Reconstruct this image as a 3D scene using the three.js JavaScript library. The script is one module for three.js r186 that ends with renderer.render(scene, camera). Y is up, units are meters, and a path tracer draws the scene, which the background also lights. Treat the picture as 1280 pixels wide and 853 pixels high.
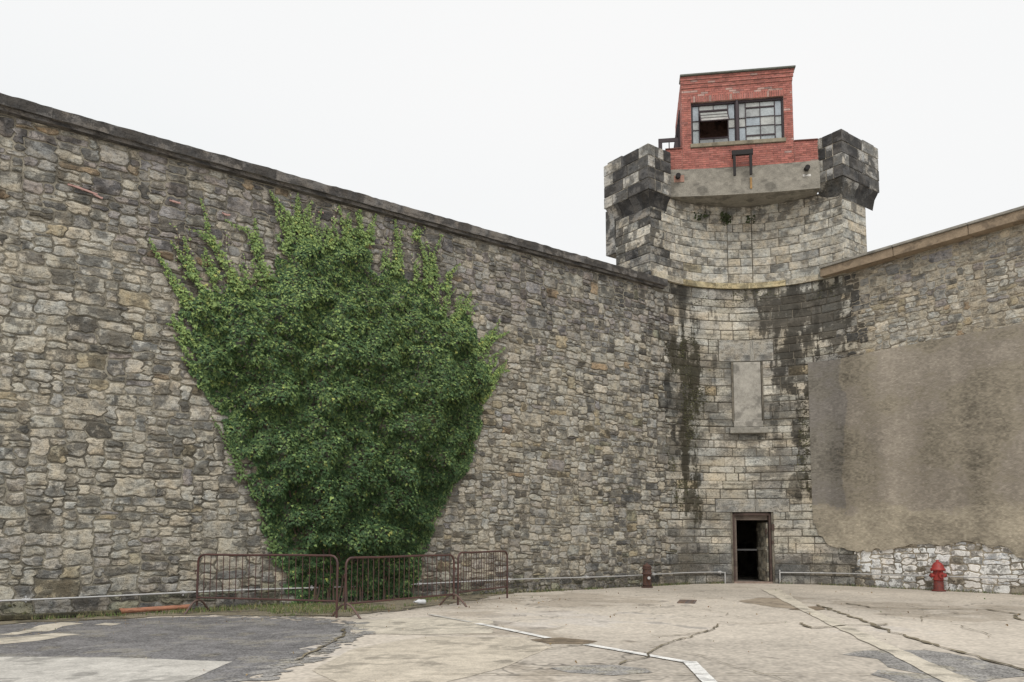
import * as THREE from 'three';
import { mergeGeometries, toCreasedNormals } from 'three/addons/utils/BufferGeometryUtils.js';
import { RoundedBoxGeometry } from 'three/addons/geometries/RoundedBoxGeometry.js';

// ------------------------------------------------------------------ camera, sky, sun, exposure
const scene = new THREE.Scene();
const camera = new THREE.PerspectiveCamera(46.018, 1280 / 853, 0.1, 500);
camera.position.set(-21.863, 1.4, 16.344);
camera.lookAt(-21.863 + 0.597, 1.4 + 0.0872, 16.344 - 0.798);
camera.setViewOffset(1280, 853, 0, -157.63, 1280, 853);
camera.updateMatrixWorld(true);

const renderer = new THREE.WebGLRenderer({ antialias: true });
renderer.setSize(1024, 682);
renderer.toneMapping = THREE.LinearToneMapping;
renderer.toneMappingExposure = 1.15;
renderer.shadowMap.enabled = true;
renderer.shadowMap.type = THREE.PCFSoftShadowMap;

function rng(seed) {
  let s = seed >>> 0;
  return () => { s = (s + 0x6D2B79F5) >>> 0; let t = s; t = Math.imul(t ^ (t >>> 15), t | 1); t ^= t + Math.imul(t ^ (t >>> 7), t | 61); return ((t ^ (t >>> 14)) >>> 0) / 4294967296; };
}
function field(N, period, oct, seed, ax = 1, ay = 1, gain = 0.5) {       // tileable value noise, about 0..1
  const out = new Float32Array(N * N); let amp = 1, tot = 0;
  for (let o = 0; o < oct; o++) {
    const px = Math.max(1, Math.round(period * ax * 2 ** o)), py = Math.max(1, Math.round(period * ay * 2 ** o)), r = rng(seed * 131 + o * 17 + 5);
    const lat = new Float32Array(px * py); for (let i = 0; i < lat.length; i++) lat[i] = r();
    for (let y = 0; y < N; y++) {
      const fy = y / N * py, j = Math.floor(fy); let v = fy - j; v = v * v * (3 - 2 * v);
      const r0 = (j % py) * px, r1 = ((j + 1) % py) * px;
      for (let x = 0; x < N; x++) {
        const fx = x / N * px, i = Math.floor(fx); let u = fx - i; u = u * u * (3 - 2 * u);
        const i0 = i % px, i1 = (i + 1) % px;
        const a = lat[r0 + i0] + (lat[r0 + i1] - lat[r0 + i0]) * u, b = lat[r1 + i0] + (lat[r1 + i1] - lat[r1 + i0]) * u;
        out[y * N + x] += amp * (a + (b - a) * v);
      }
    }
    tot += amp; amp *= gain;
  }
  for (let i = 0; i < out.length; i++) out[i] /= tot;
  return out;
}
const ss = (a, b, x) => { const t = Math.min(1, Math.max(0, (x - a) / (b - a))); return t * t * (3 - 2 * t); };
const lerp = (a, b, t) => a + (b - a) * t;
function hash(x, y, s = 0) { let h = Math.imul(x | 0, 374761393) + Math.imul(y | 0, 668265263) + Math.imul(s | 0, 974634731); h = Math.imul(h ^ (h >>> 13), 1274126177); return ((h ^ (h >>> 16)) >>> 0) / 4294967296; }
function noise2(x, y, s = 0) {
  const i = Math.floor(x), j = Math.floor(y); let u = x - i, v = y - j; u = u * u * (3 - 2 * u); v = v * v * (3 - 2 * v);
  return lerp(lerp(hash(i, j, s), hash(i + 1, j, s), u), lerp(hash(i, j + 1, s), hash(i + 1, j + 1, s), u), v);
}
const fbm = (x, y, s, o = 3) => { let r = 0, a = 0.5, t = 0; for (let k = 0; k < o; k++) { r += a * noise2(x, y, s + k); t += a; a *= 0.5; x *= 2.03; y *= 2.03; } return r / t; };

{ // overcast sky: an even white cloud sheet with faint variation
  const w = 256, h = 128, d = new Float32Array(w * h * 4), n = field(256, 4, 4, 77);
  for (let y = 0; y < h; y++) for (let x = 0; x < w; x++) {
    const e = (n[(y * 2) * 256 + x] - 0.5) * 2, c = 0.808 + 0.05 * e, k = 4 * (y * w + x);
    d[k] = c * (0.99 + 0.03 * e); d[k + 1] = c; d[k + 2] = c * (1.005 - 0.015 * e); d[k + 3] = 1;
  }
  const t = new THREE.DataTexture(d, w, h, THREE.RGBAFormat, THREE.FloatType);
  t.mapping = THREE.EquirectangularReflectionMapping; t.magFilter = THREE.LinearFilter; t.needsUpdate = true;
  scene.background = t; scene.environment = t;
}
const sun = new THREE.DirectionalLight(0xfffaf2, 1.5);
sun.position.set(-26, 42, 26); sun.target.position.set(-8, 3, 3);
sun.castShadow = true; sun.shadow.radius = 45; sun.shadow.mapSize.set(2048, 2048);
Object.assign(sun.shadow.camera, { left: -30, right: 30, top: 30, bottom: -30, near: 1, far: 140 });
scene.add(sun, sun.target);

// ------------------------------------------------------------------ textures and materials
function tex(N, fn, srgb = true, M = N) {
  const d = new Uint8Array(N * M * 4);
  const enc = (v) => { v = Math.min(1, Math.max(0, v)); return srgb ? (v < 0.0031308 ? v * 12.92 : 1.055 * v ** (1 / 2.4) - 0.055) : v; };
  for (let k = 0; k < N * M; k++) { const c = fn(k, k % N, (k / N) | 0); d[4 * k] = enc(c[0]) * 255; d[4 * k + 1] = enc(c[1]) * 255; d[4 * k + 2] = enc(c[2]) * 255; d[4 * k + 3] = 255; }
  const t = new THREE.DataTexture(d, N, M, THREE.RGBAFormat); t.wrapS = t.wrapT = THREE.RepeatWrapping;
  t.magFilter = THREE.LinearFilter; t.minFilter = THREE.LinearMipmapLinearFilter; t.generateMipmaps = true;
  if (srgb) t.colorSpace = THREE.SRGBColorSpace; t.needsUpdate = true; return t;
}
const N1 = 1024;
const F = { low: field(N1, 9, 5, 1), mid: field(N1, 28, 4, 2), fine: field(N1, 150, 3, 3), bed: field(N1, 14, 4, 4, 0.35, 2.2), low2: field(N1, 7, 5, 5, 1, 1.3, 0.55), low3: field(N1, 12, 5, 6, 1, 1, 0.6), grit: field(N1, 400, 1, 7) };
const stoneFn = (lo, hi, dark, bright) => (k) => {
  let v = 0.76 + 0.55 * (F.mid[k] - 0.5) + 1.0 * (F.fine[k] - 0.5) + 0.4 * (F.bed[k] - 0.5) + 0.35 * (F.grit[k] - 0.5);
  v *= 1 - 0.4 * ss(0.045, 0.0, Math.abs(F.bed[k] - 0.5) + 0.06 * F.mid[k] - 0.03);
  const m = ss(lo, hi, F.low[k] * 0.6 + F.fine[k] * 0.2 + F.mid[k] * 0.2), l = ss(0.62, 0.7, F.low2[k] * 0.8 + F.fine[k] * 0.2) * bright, p = ss(0.66, 0.74, F.fine[k]);
  v *= 1 - dark * m; v = lerp(v, 0.95, l * (1 - m) * 0.6); v *= 1 - 0.35 * p;
  const w = (F.low3[k] - 0.5) * 0.2 + 0.012;
  return [v * (1 + w), v * (1 + 0.005 * m), v * (1 - w * 1.4 + 0.02 * m)];
};
const T = {
  stoneA: tex(N1, stoneFn(0.57, 0.605, 0.5, 1)),
  stoneB: tex(N1, stoneFn(0.505, 0.54, 0.6, 1)),
  stoneC: tex(N1, stoneFn(0.425, 0.5, 0.76, 0.8)),
  stoneW: tex(N1, (k) => { const m = ss(0.42, 0.54, F.low2[k] * 0.6 + F.mid[k] * 0.25 + F.fine[k] * 0.15), v = 0.34 + 0.3 * (F.mid[k] - 0.5) + 0.25 * (F.fine[k] - 0.5), g = 0.86 + 0.3 * (F.fine[k] - 0.5); return [lerp(v * 1.02, g, m), lerp(v, g, m), lerp(v * 0.96, g * 0.99, m)]; }),
  rock: tex(N1, (k) => { const h = 0.5 * F.mid[k] + 0.25 * F.fine[k] + 0.35 * F.bed[k] - 0.05; return [h, h, h]; }, false),
  grain: tex(N1, (k) => { const h = 0.35 * F.mid[k] + 0.65 * F.fine[k]; return [h, h, h]; }, false),
  mortar: tex(N1, (k) => { let v = 0.8 + 0.5 * (F.mid[k] - 0.5) + 0.5 * (F.fine[k] - 0.5); v *= 1 - 0.45 * ss(0.52, 0.66, F.low[k]); return [v, v * 0.985, v * 0.95]; }),
  conc: tex(N1, (k) => { let v = 0.8 + 0.35 * (F.low[k] - 0.5) + 0.35 * (F.mid[k] - 0.5) + 0.4 * (F.fine[k] - 0.5); v *= 1 - 0.35 * ss(0.56, 0.7, F.low2[k]); return [v, v * 0.99, v * 0.965]; }),
  rust: tex(512, (k, x, y) => { const q = (y * 2) * N1 + x * 2; const m = ss(0.42, 0.6, F.mid[q]); const v = 0.75 + 0.7 * (F.fine[q] - 0.5); return [v * lerp(0.75, 1.15, m), v * lerp(0.8, 0.85, m), v * lerp(0.9, 0.7, m)]; }),
  asph: tex(N1, (k) => { let v = 0.62 + 0.5 * (F.low[k] - 0.5) + 1.1 * (F.fine[k] - 0.5) + 0.4 * (F.mid[k] - 0.5); v = Math.max(0.15, v); const d = ss(0.55, 0.7, F.low2[k]); return [v * lerp(1, 1.35, d), v * lerp(1, 1.3, d), v * lerp(1.02, 1.16, d)]; }),
};
function std(o, vc = true) { const m = new THREE.MeshStandardMaterial({ roughness: 0.93, vertexColors: vc, side: THREE.DoubleSide, ...o }); return m; }
const rep = (t, r, s = r) => { const c = t.clone(); c.repeat.set(r, s); c.needsUpdate = true; return c; };
// masonry uv are metres / 2.5
const M_ = {
  A: std({ map: T.stoneA, bumpMap: T.rock, bumpScale: 0.03 }), B: std({ map: T.stoneB, bumpMap: T.rock, bumpScale: 0.03 }),
  C: std({ map: T.stoneC, bumpMap: T.rock, bumpScale: 0.03 }), W: std({ map: T.stoneW, bumpMap: T.rock, bumpScale: 0.03 }),
};
const mortarL = std({ map: T.mortar, bumpMap: T.grain, bumpScale: 0.02, color: new THREE.Color(0.35, 0.325, 0.27) }, false);
const mortarT = std({ map: T.mortar, bumpMap: T.grain, bumpScale: 0.02, color: new THREE.Color(0.22, 0.2, 0.165) }, false);
const mortarR = std({ map: T.mortar, bumpMap: T.grain, bumpScale: 0.02, color: new THREE.Color(0.48, 0.43, 0.35) }, false);
const copingMat = std({ map: T.stoneB, bumpMap: T.rock, bumpScale: 0.015, color: new THREE.Color(0.2, 0.185, 0.17) }, false);
const tanConc = std({ map: T.conc, bumpMap: T.grain, bumpScale: 0.008, color: new THREE.Color(0.36, 0.28, 0.2) }, false);
const greyConc = std({ map: T.conc, bumpMap: T.grain, bumpScale: 0.008, color: new THREE.Color(0.36, 0.345, 0.31) }, false);
const bandConc = std({ map: T.conc, bumpMap: T.grain, bumpScale: 0.008, color: new THREE.Color(0.34, 0.32, 0.28) }, false);
const plaqueConc = std({ map: T.conc, bumpMap: T.grain, bumpScale: 0.006, color: new THREE.Color(0.46, 0.44, 0.4) }, false);
const rustMat = std({ map: T.rust, color: new THREE.Color(0.115, 0.062, 0.055), roughness: 0.5 }, false);
const steelDark = std({ color: new THREE.Color(0.022, 0.02, 0.02), roughness: 0.85 }, false);
const galv = std({ map: T.conc, color: new THREE.Color(0.62, 0.625, 0.64), roughness: 0.55, metalness: 0.15 }, false);

// ------------------------------------------------------------------ scene helpers
const used = {};
function numbered(n) { const k = used[n] = (used[n] ?? -1) + 1; return k ? `${n}_${String(k).padStart(3, '0')}` : n; }
function shade(o) { o.traverse((c) => { if (c.isMesh) { c.castShadow = true; c.receiveShadow = true; } }); return o; }
function thing(name, label, category, pos = [0, 0, 0], group) {
  const g = new THREE.Group(); g.name = numbered(name); g.position.set(...pos); g.userData = { label, category }; if (group) g.userData.group = group; scene.add(g); return g;
}
function part(parent, name, geo, mat, extra) { const m = new THREE.Mesh(geo, mat); m.name = name; m.castShadow = m.receiveShadow = true; if (extra) Object.assign(m.userData, extra); parent.add(m); return m; }
function struct(name, geo, mat, label, kind = 'structure') { const m = new THREE.Mesh(geo, mat); m.name = numbered(name); m.castShadow = m.receiveShadow = true; m.userData = { kind, label, category: name.split('_').pop() }; scene.add(m); return m; }
function uvMetres(geo, scale = 1 / 2.5, off = 0) {     // box-project uv in metres
  const p = geo.attributes.position, n = geo.attributes.normal, uv = new Float32Array(p.count * 2);
  for (let i = 0; i < p.count; i++) {
    const ax = Math.abs(n.getX(i)), ay = Math.abs(n.getY(i)), az = Math.abs(n.getZ(i)); let u, v;
    if (ay > ax && ay > az) { u = p.getX(i); v = p.getZ(i); } else if (ax > az) { u = p.getZ(i); v = p.getY(i); } else { u = p.getX(i); v = p.getY(i); }
    uv[2 * i] = u * scale + off; uv[2 * i + 1] = v * scale + off * 0.7;
  }
  geo.setAttribute('uv', new THREE.BufferAttribute(uv, 2)); return geo;
}
function box(x0, x1, y0, y1, z0, z1, off = 0) { const g = new THREE.BoxGeometry(x1 - x0, y1 - y0, z1 - z0); g.translate((x0 + x1) / 2, (y0 + y1) / 2, (z0 + z1) / 2); return uvMetres(g, 1 / 2.5, off); }
function rbox(w, h, d, r = 0.02, seg = 1) { return new RoundedBoxGeometry(w, h, d, seg, r); }
function paint(geo, c) { const n = geo.attributes.position.count, a = new Float32Array(n * 3); for (let i = 0; i < n; i++) { a[3 * i] = c[0]; a[3 * i + 1] = c[1]; a[3 * i + 2] = c[2]; } geo.setAttribute('color', new THREE.BufferAttribute(a, 3)); return geo; }
function extrude(pts, y0, y1) {  // plan polygon [x,z] raised from y0 to y1
  const s = new THREE.Shape(pts.map(([x, z]) => new THREE.Vector2(x, -z)));
  const g = new THREE.ExtrudeGeometry(s, { depth: y1 - y0, bevelEnabled: false }); g.rotateX(-Math.PI / 2); g.translate(0, y0, 0); return uvMetres(g);
}
function tube(pts, r, seg = 8, closed = false, tension = 0.5) { const c = new THREE.CatmullRomCurve3(pts.map((p) => new THREE.Vector3(...p)), closed, 'catmullrom', tension); return new THREE.TubeGeometry(c, Math.max(2, pts.length * 3), r, seg, closed); }
function rod(a, b, r, seg = 8) { const c = new THREE.LineCurve3(new THREE.Vector3(...a), new THREE.Vector3(...b)); return new THREE.TubeGeometry(c, 1, r, seg, false); }
function capRod(a, b, r, seg = 10) { const va = new THREE.Vector3(...a), vb = new THREE.Vector3(...b), d = vb.clone().sub(va), g = new THREE.CylinderGeometry(r, r, d.length(), seg); g.applyQuaternion(new THREE.Quaternion().setFromUnitVectors(new THREE.Vector3(0, 1, 0), d.clone().normalize())); g.translate((a[0] + b[0]) / 2, (a[1] + b[1]) / 2, (a[2] + b[2]) / 2); return g; }

// ------------------------------------------------------------------ the yard's inner face: left wall, quarter-round tower, right wall, as one path
const R0 = 3.6, S1 = 0.85, S2 = S1 + R0 * Math.PI / 2;      // s = 0 where the tower starts
function face(s, y, n) {
  if (s < S1) return [-4.45 + s, y, n];
  if (s < S2) { const t = (s - S1) / R0; return [-R0 + (R0 - n) * Math.sin(t), y, R0 - (R0 - n) * Math.cos(t)]; }
  return [-n, y, R0 + s - S2];
}
function pathBlock(s0, s1, y0, y1, n0, n1, step = 0.2, off = 0, jag = 0) {
  const k = Math.max(1, Math.ceil((s1 - s0) / step)), P = [], I = [], r = rng(Math.floor(s0 * 1000 + y0 * 77));
  for (let i = 0; i <= k; i++) { const s = lerp(s0, s1, i / k), j = () => (r() - 0.5) * jag; P.push(face(s, y0 + j(), n0), face(s, y0 + j(), n1), face(s, y1 + j(), n1), face(s, y1 + j(), n0)); }
  for (let i = 0; i < k; i++) for (let e = 0; e < 4; e++) { const a = 4 * i + e, b = 4 * i + (e + 1) % 4, c = a + 4, d = b + 4; I.push(a, b, d, a, d, c); }
  I.push(0, 3, 2, 0, 2, 1); const q = 4 * k; I.push(q, q + 1, q + 2, q, q + 2, q + 3);
  let g = new THREE.BufferGeometry(); g.setAttribute('position', new THREE.Float32BufferAttribute(P.flat(), 3)); g.setIndex(I); g = toCreasedNormals(g, 0.6);
  return uvMetres(g, 1 / 2.5, off);
}

// ------------------------------------------------------------------ stones
function stoneGeo(poly, map, depth, seed, color, flat, runOn, stain) {
  const n = poly.length, r = rng(seed); let ca = 0, cb = 0; for (const p of poly) { ca += p[0]; cb += p[1]; } ca /= n; cb /= n;
  const whole = runOn === 'face'; const uo = runOn ? 0.31 : r() * 5, vo = runOn ? 0.17 : r() * 5, P = [], U = [], C = [], I = [];
  const turn = runOn || r() < 0.5 ? 1 : -1;
  const tiltA = (r() - 0.5) * (flat ? 0.01 : 0.05), tiltB = (r() - 0.5) * (flat ? 0.012 : 0.06);
  const rings = flat ? [[0, 0, -0.03], [0.003, 0, 0.55], [0.018, 0, 0.96], [0, 0.5, 1.03]] : [[0, 0, -0.03], [0.003, 0, 0.6], [0.015, 0, 0.95], [0, 0.32, 1.0], [0, 0.66, 1.04]];
  const put = (a, b, h) => { P.push(...map(a, b, h)); if (whole) U.push(a / TW, b / TH); else U.push((a * turn) / 1.75 + uo, b / 1.75 + vo); const w = stain ? stain(a, b) : 1; C.push(color[0] * w, color[1] * w, color[2] * w); };
  rings.forEach(([dm, dr, f], q) => {
    for (let i = 0; i < n; i++) {
      const [a, b] = poly[i], da = ca - a, db = cb - b, L = Math.hypot(da, db) || 1, t = Math.min(0.7, dr + dm / L);
      const aa = a + da * t, bb = b + db * t, w = f < 0 ? f : depth * f * (1 + (q > 1 ? (hash(i, q, seed) - 0.5) * (flat ? 0.3 : 0.6) : 0)) + (q > 0 ? (aa - ca) * tiltA + (bb - cb) * tiltB : 0);
      put(aa, bb, q === 0 ? -0.03 : Math.max(0.001, w));
    }
  });
  put(ca, cb, depth * (flat ? 1.03 : 1.1));
  const K = rings.length;
  const va = new THREE.Vector3(...map(ca, cb, 0)), vn = new THREE.Vector3(...map(ca, cb, 1)).sub(va), ea = new THREE.Vector3(...map(ca + 0.01, cb, 0)).sub(va), eb = new THREE.Vector3(...map(ca, cb + 0.01, 0)).sub(va);
  const ok = ea.cross(eb).dot(vn) > 0, tri = (a, b, c) => ok ? I.push(a, b, c) : I.push(a, c, b);
  for (let q = 0; q < K - 1; q++) for (let i = 0; i < n; i++) { const j = (i + 1) % n, a = q * n + i, b = q * n + j, c = a + n, d = b + n; tri(a, b, d); tri(a, d, c); }
  for (let i = 0; i < n; i++) tri((K - 1) * n + i, (K - 1) * n + (i + 1) % n, K * n);
  const g = new THREE.BufferGeometry();
  g.setAttribute('position', new THREE.Float32BufferAttribute(P, 3)); g.setAttribute('uv', new THREE.Float32BufferAttribute(U, 2)); g.setAttribute('color', new THREE.Float32BufferAttribute(C, 3)); g.setIndex(I); g.computeVertexNormals();
  return g;
}
function cutCorners(pts, corner, gap, rc) {      // inset by the joint, round the corners
  const n = pts.length; let ca = 0, cb = 0; for (const p of pts) { ca += p[0]; cb += p[1]; } ca /= n; cb /= n;
  const q = pts.map(([a, b]) => { const da = ca - a, db = cb - b; return [a + Math.sign(da) * Math.min(Math.abs(da) * 0.6, gap), b + Math.sign(db) * Math.min(Math.abs(db) * 0.6, gap)]; });
  const out = [];
  for (let i = 0; i < n; i++) {
    if (!corner[i]) { out.push(q[i]); continue; }
    const p = q[i], a = q[(i + n - 1) % n], b = q[(i + 1) % n], f = (o) => Math.min(0.45, rc[i % rc.length] / (Math.hypot(o[0] - p[0], o[1] - p[1]) || 1)), fa = f(a), fb = f(b);
    const A = [lerp(p[0], a[0], fa), lerp(p[1], a[1], fa)], B = [lerp(p[0], b[0], fb), lerp(p[1], b[1], fb)]; out.push(A, [p[0] + 0.29 * (A[0] + B[0] - 2 * p[0]), p[1] + 0.29 * (A[1] + B[1] - 2 * p[1])], B);
  }
  return out;
}
// random rubble: rectangles packed on a jittered grid, so that neighbours share wavy joints
function rubble(a0, a1, b0, b1, seed, blocked = () => false, cw = 0.1, ch = 0.058) {
  const W = Math.round((a1 - a0) / cw), H = Math.round((b1 - b0) / ch), occ = new Uint8Array(W * H), id = new Int32Array(W * H), r = rng(seed), out = [];
  cw = (a1 - a0) / W; ch = (b1 - b0) / H;
  for (let j = 0; j < H; j++) for (let i = 0; i < W; i++) if (blocked(a0 + (i + 0.5) * cw, b0 + (j + 0.5) * ch)) occ[j * W + i] = 2;
  const G = (i, j) => { const A = a0 + i * cw, B = b0 + j * ch, eA = i === 0 || i === W ? 0 : 1, eB = j === 0 || j === H ? 0 : 1;
    return [A + eA * ((hash(i, j, seed) - 0.5) * 0.085), B + eB * ((hash(i, j, seed + 1) - 0.5) * 0.044 + (noise2(A * 0.8, B * 0.9, seed) - 0.5) * 0.1)]; };
  for (let j = 0; j < H; j++) for (let i = 0; i < W; i++) {
    if (occ[j * W + i]) continue;
    let run = 0; while (i + run < W && !occ[j * W + i + run]) run++;
    const big = fbm(i * 0.06, j * 0.1, seed + 9) > 0.58 || (j * ch < 1.5 && r() < 0.55) || r() < 0.06;
    let w = 2 + Math.floor(r() * r() * 5.5) + (r() < 0.55 ? 1 : 0) + (big ? 1 : 0), q = r(), h = q < 0.13 ? 1 : q < 0.38 ? 2 : q < 0.78 ? 3 : q < 0.95 ? 4 : 5;
    if (big && h < 5 && r() < 0.5) h++;
    if (h === 1) w = Math.max(w, 3);
    { const q2 = r(); if (q2 < 0.07) { w = 6 + Math.floor(r() * 4); h = 2; } else if (q2 < 0.12) { w = 5 + Math.floor(r() * 3); h = 5 + Math.floor(r() * 2); } else if (q2 < 0.2) { w = 2; h = 2 + Math.floor(r() * 2); } }
    if (run - w <= 1) w = run <= 7 ? run : Math.floor(run / 2);
    w = Math.min(w, run); if (w >= 6 && h < 3 && r() < 0.4) w = 4;
    if (j > 0 && i + w < W && w < run - 2 && id[(j - 1) * W + i + w] !== id[(j - 1) * W + i + w - 1]) w += w > 3 && r() < 0.5 ? -1 : 1;
    h = Math.min(h, H - j);
    for (let k = 0; k < h; k++) for (let m = 0; m < w; m++) if (occ[(j + k) * W + i + m]) { h = k; break; }
    h = Math.max(1, h);
    for (let k = 0; k < h; k++) for (let m = 0; m < w; m++) { occ[(j + k) * W + i + m] = 1; id[(j + k) * W + i + m] = out.length + 1; }
    const pts = [], cor = []; const add = (ii, jj, c) => { pts.push(G(ii, jj)); cor.push(c); };
    for (let k = 0; k < w; k++) add(i + k, j, k === 0); for (let k = 0; k < h; k++) add(i + w, j + k, k === 0);
    for (let k = 0; k < w; k++) add(i + w - k, j + h, k === 0); for (let k = 0; k < h; k++) add(i, j + h - k, k === 0);
    const rc = [0, 1, 2, 3].map(() => 0.034 + r() * r() * 0.13 * Math.min(1, h / 3));
    let c = 0; const rcs = cor.map((f) => f ? rc[c++] : 0);
    out.push({ poly: cutCorners(pts, cor, 0.007 + r() * 0.011, rcs), a: a0 + (i + w / 2) * cw, b: b0 + (j + h / 2) * ch, area: w * h * cw * ch, round: r() });
  }
  return out;
}
// coursed ashlar: heights given per course, holes are [a0,a1,b0,b1]
function courses(a0, a1, b0, hs, seed, lmin, lmax, holes = [], gap = 0.007, edge = 0.012) {
  const r = rng(seed), out = []; let b = b0;
  const jit = (a, q) => (noise2(a * 1.7, q * 3.1, seed) - 0.5) * 0.03;
  hs.forEach((h) => {
    const y0 = b, y1 = b + h; b = y1;
    let spans = [[a0, a1]];
    for (const [h0, h1, g0, g1] of holes) if (g0 < y1 - 0.05 && g1 > y0 + 0.05) spans = spans.flatMap(([p, q]) => (h1 <= p || h0 >= q) ? [[p, q]] : [[p, h0], [h1, q]].filter(([x, y]) => y - x > 0.06));
    for (const [p, q] of spans) {
      let a = p; while (a < q - 0.01) {
        let L = lmin + r() * (lmax - lmin) * (0.4 + r() * 0.6); if (r() < 0.12) L *= 0.5; if (q - a - L < lmin * 0.7) L = q - a < lmax * 1.15 ? q - a : (q - a) / 2;
        const x0 = a, x1 = a + L; a = x1; const ex0 = x0 === p ? 0 : 1, ex1 = x1 >= q - 0.01 ? 0 : 1;
        const pts = [], cor = [], k = Math.max(1, Math.round(L / 0.22)), ja = (r() - 0.5) * 0.02, jb = (r() - 0.5) * 0.02;
        for (let i = 0; i <= k; i++) { const x = lerp(x0, x1, i / k) + (i === k ? jb * ex1 : i === 0 ? ja * ex0 : 0); pts.push([x, y0 + jit(x, y0)]); cor.push(i === 0 || i === k); }
        for (let i = k; i >= 0; i--) { const x = lerp(x0, x1, i / k) + (i === k ? jb * ex1 : i === 0 ? ja * ex0 : 0); pts.push([x, y1 + jit(x, y1)]); cor.push(i === 0 || i === k); }
        out.push({ poly: cutCorners(pts, cor, gap, [edge + r() * edge]), a: (x0 + x1) / 2, b: (y0 + y1) / 2, area: L * h, round: r() });
      }
    }
  });
  return out;
}
const camP = camera.position.clone(), frustum = new THREE.Frustum().setFromProjectionMatrix(new THREE.Matrix4().multiplyMatrices(camera.projectionMatrix, camera.matrixWorldInverse.copy(camera.matrixWorld).invert()));
// the largest in the picture become parts of their own, the rest one joined part per material
function setStones(parent, list, map, styleFn, seed, { flat = false, dmin = 0.012, dmax = 0.035, limit = 300, stain = null, seen = () => true, name = 'stone', rest = 'small_stones' } = {}) {
  const r = rng(seed), items = list.map((st, i) => {
    const sty = styleFn(st.a, st.b, r, st.area); const p = new THREE.Vector3(...map(st.a, st.b, 0)), nrm = new THREE.Vector3(...map(st.a, st.b, 1)).sub(p), v = camP.clone().sub(p), d = v.length();
    const size = frustum.containsPoint(p) && seen(st.a, st.b) ? st.area * Math.max(0, nrm.dot(v) / d) / (d * d) : 0;
    return { g: stoneGeo(st.poly, map, lerp(dmin, dmax, r() * (sty.flat ?? 1)), seed + i * 7, sty.c, flat, sty.on, stain), mat: sty.m, size };
  });
  items.sort((x, y) => y.size - x.size);
  const bins = {};
  items.forEach((it, i) => { if (i < limit && it.size > 0) part(parent, name, it.g, M_[it.mat]); else (bins[it.mat] ??= []).push(it.g); });
  for (const [m, gs] of Object.entries(bins)) part(parent, rest, mergeGeometries(gs), M_[m], { kind: 'stuff' });
}
// run-off stains below the coping: narrow dark drips with broken edges
const drips = (s, y) => { const n = noise2(s * 3.1, y * 0.32, 801) * 0.6 + noise2(s * 8, y * 1.6, 802) * 0.4, reach = 5.4 + 3.2 * noise2(s * 1.3, 1, 803); return 1 - 0.34 * ss(0.53, 0.6, n) * ss(reach - 0.1, reach + 0.1, y); };
const tone = (c, r, v = 0.2) => { const k = 1 + (r() - 0.5) * 2 * v, w = (r() - 0.5) * 0.06; return [c[0] * k * (1 + w), c[1] * k, c[2] * k * (1 - w)]; };
const pickW = (r, arr) => { let t = 0; for (const a of arr) t += a[0]; let q = r() * t; for (const a of arr) { q -= a[0]; if (q <= 0) return a[1]; } return arr[0][1]; };
const PAL = { light: [0.6, 0.568, 0.492], warm: [0.565, 0.525, 0.435], mid: [0.52, 0.488, 0.412], grey: [0.475, 0.45, 0.4], dark: [0.34, 0.325, 0.295], mauve: [0.39, 0.36, 0.34], ochre: [0.5, 0.435, 0.31], orange: [0.44, 0.34, 0.23], cream: [0.66, 0.625, 0.54], green: [0.38, 0.37, 0.28], tan: [0.56, 0.5, 0.395], black: [0.17, 0.165, 0.16] };

// ivy outline on the left wall (x, y), used for the plant and for what it hides
const IVY = [[-15.38, -0.02], [-15.86, 0.95], [-16.16, 1.75], [-16.34, 2.31], [-16.64, 2.86], [-16.85, 3.41], [-16.99, 3.88], [-17.28, 4.22], [-17.6, 4.61], [-17.67, 4.91], [-17.77, 5.29], [-17.84, 5.68], [-17.79, 6.08], [-17.69, 6.39], [-17.41, 6.48], [-17.15, 6.5], [-16.91, 6.57], [-16.68, 6.71], [-16.35, 6.85], [-16.02, 7.01], [-15.84, 7.65], [-15.57, 7.97], [-15.21, 7.94], [-14.84, 7.88], [-14.47, 8.14], [-14.12, 8.41], [-13.76, 8.27], [-13.55, 7.61], [-13.1, 7.85], [-12.67, 7.5], [-12.24, 7.73], [-11.96, 7.11], [-11.51, 6.8], [-11.14, 7.06], [-10.8, 6.56], [-10.73, 5.97], [-10.41, 5.71], [-10.31, 5.21], [-10.46, 4.69], [-10.72, 3.88], [-11.02, 3.02], [-11.48, 2.61], [-11.7, 2.0], [-12.07, 1.4], [-12.34, 0.52], [-12.48, -0.02]];
function inPoly(x, y, P) { let c = false; for (let i = 0, j = P.length - 1; i < P.length; j = i++) { const [xi, yi] = P[i], [xj, yj] = P[j]; if ((yi > y) !== (yj > y) && x < (xj - xi) * (y - yi) / (yj - yi) + xi) c = !c; } return c; }
function edgeDist(x, y, P) { let d = 9; for (let i = 0, j = P.length - 1; i < P.length; j = i++) { const [ax, ay] = P[j], [bx, by] = P[i], ex = bx - ax, ey = by - ay, t = Math.min(1, Math.max(0, ((x - ax) * ex + (y - ay) * ey) / (ex * ex + ey * ey))); d = Math.min(d, Math.hypot(x - ax - ex * t, y - ay - ey * t)); } return d; }

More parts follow.
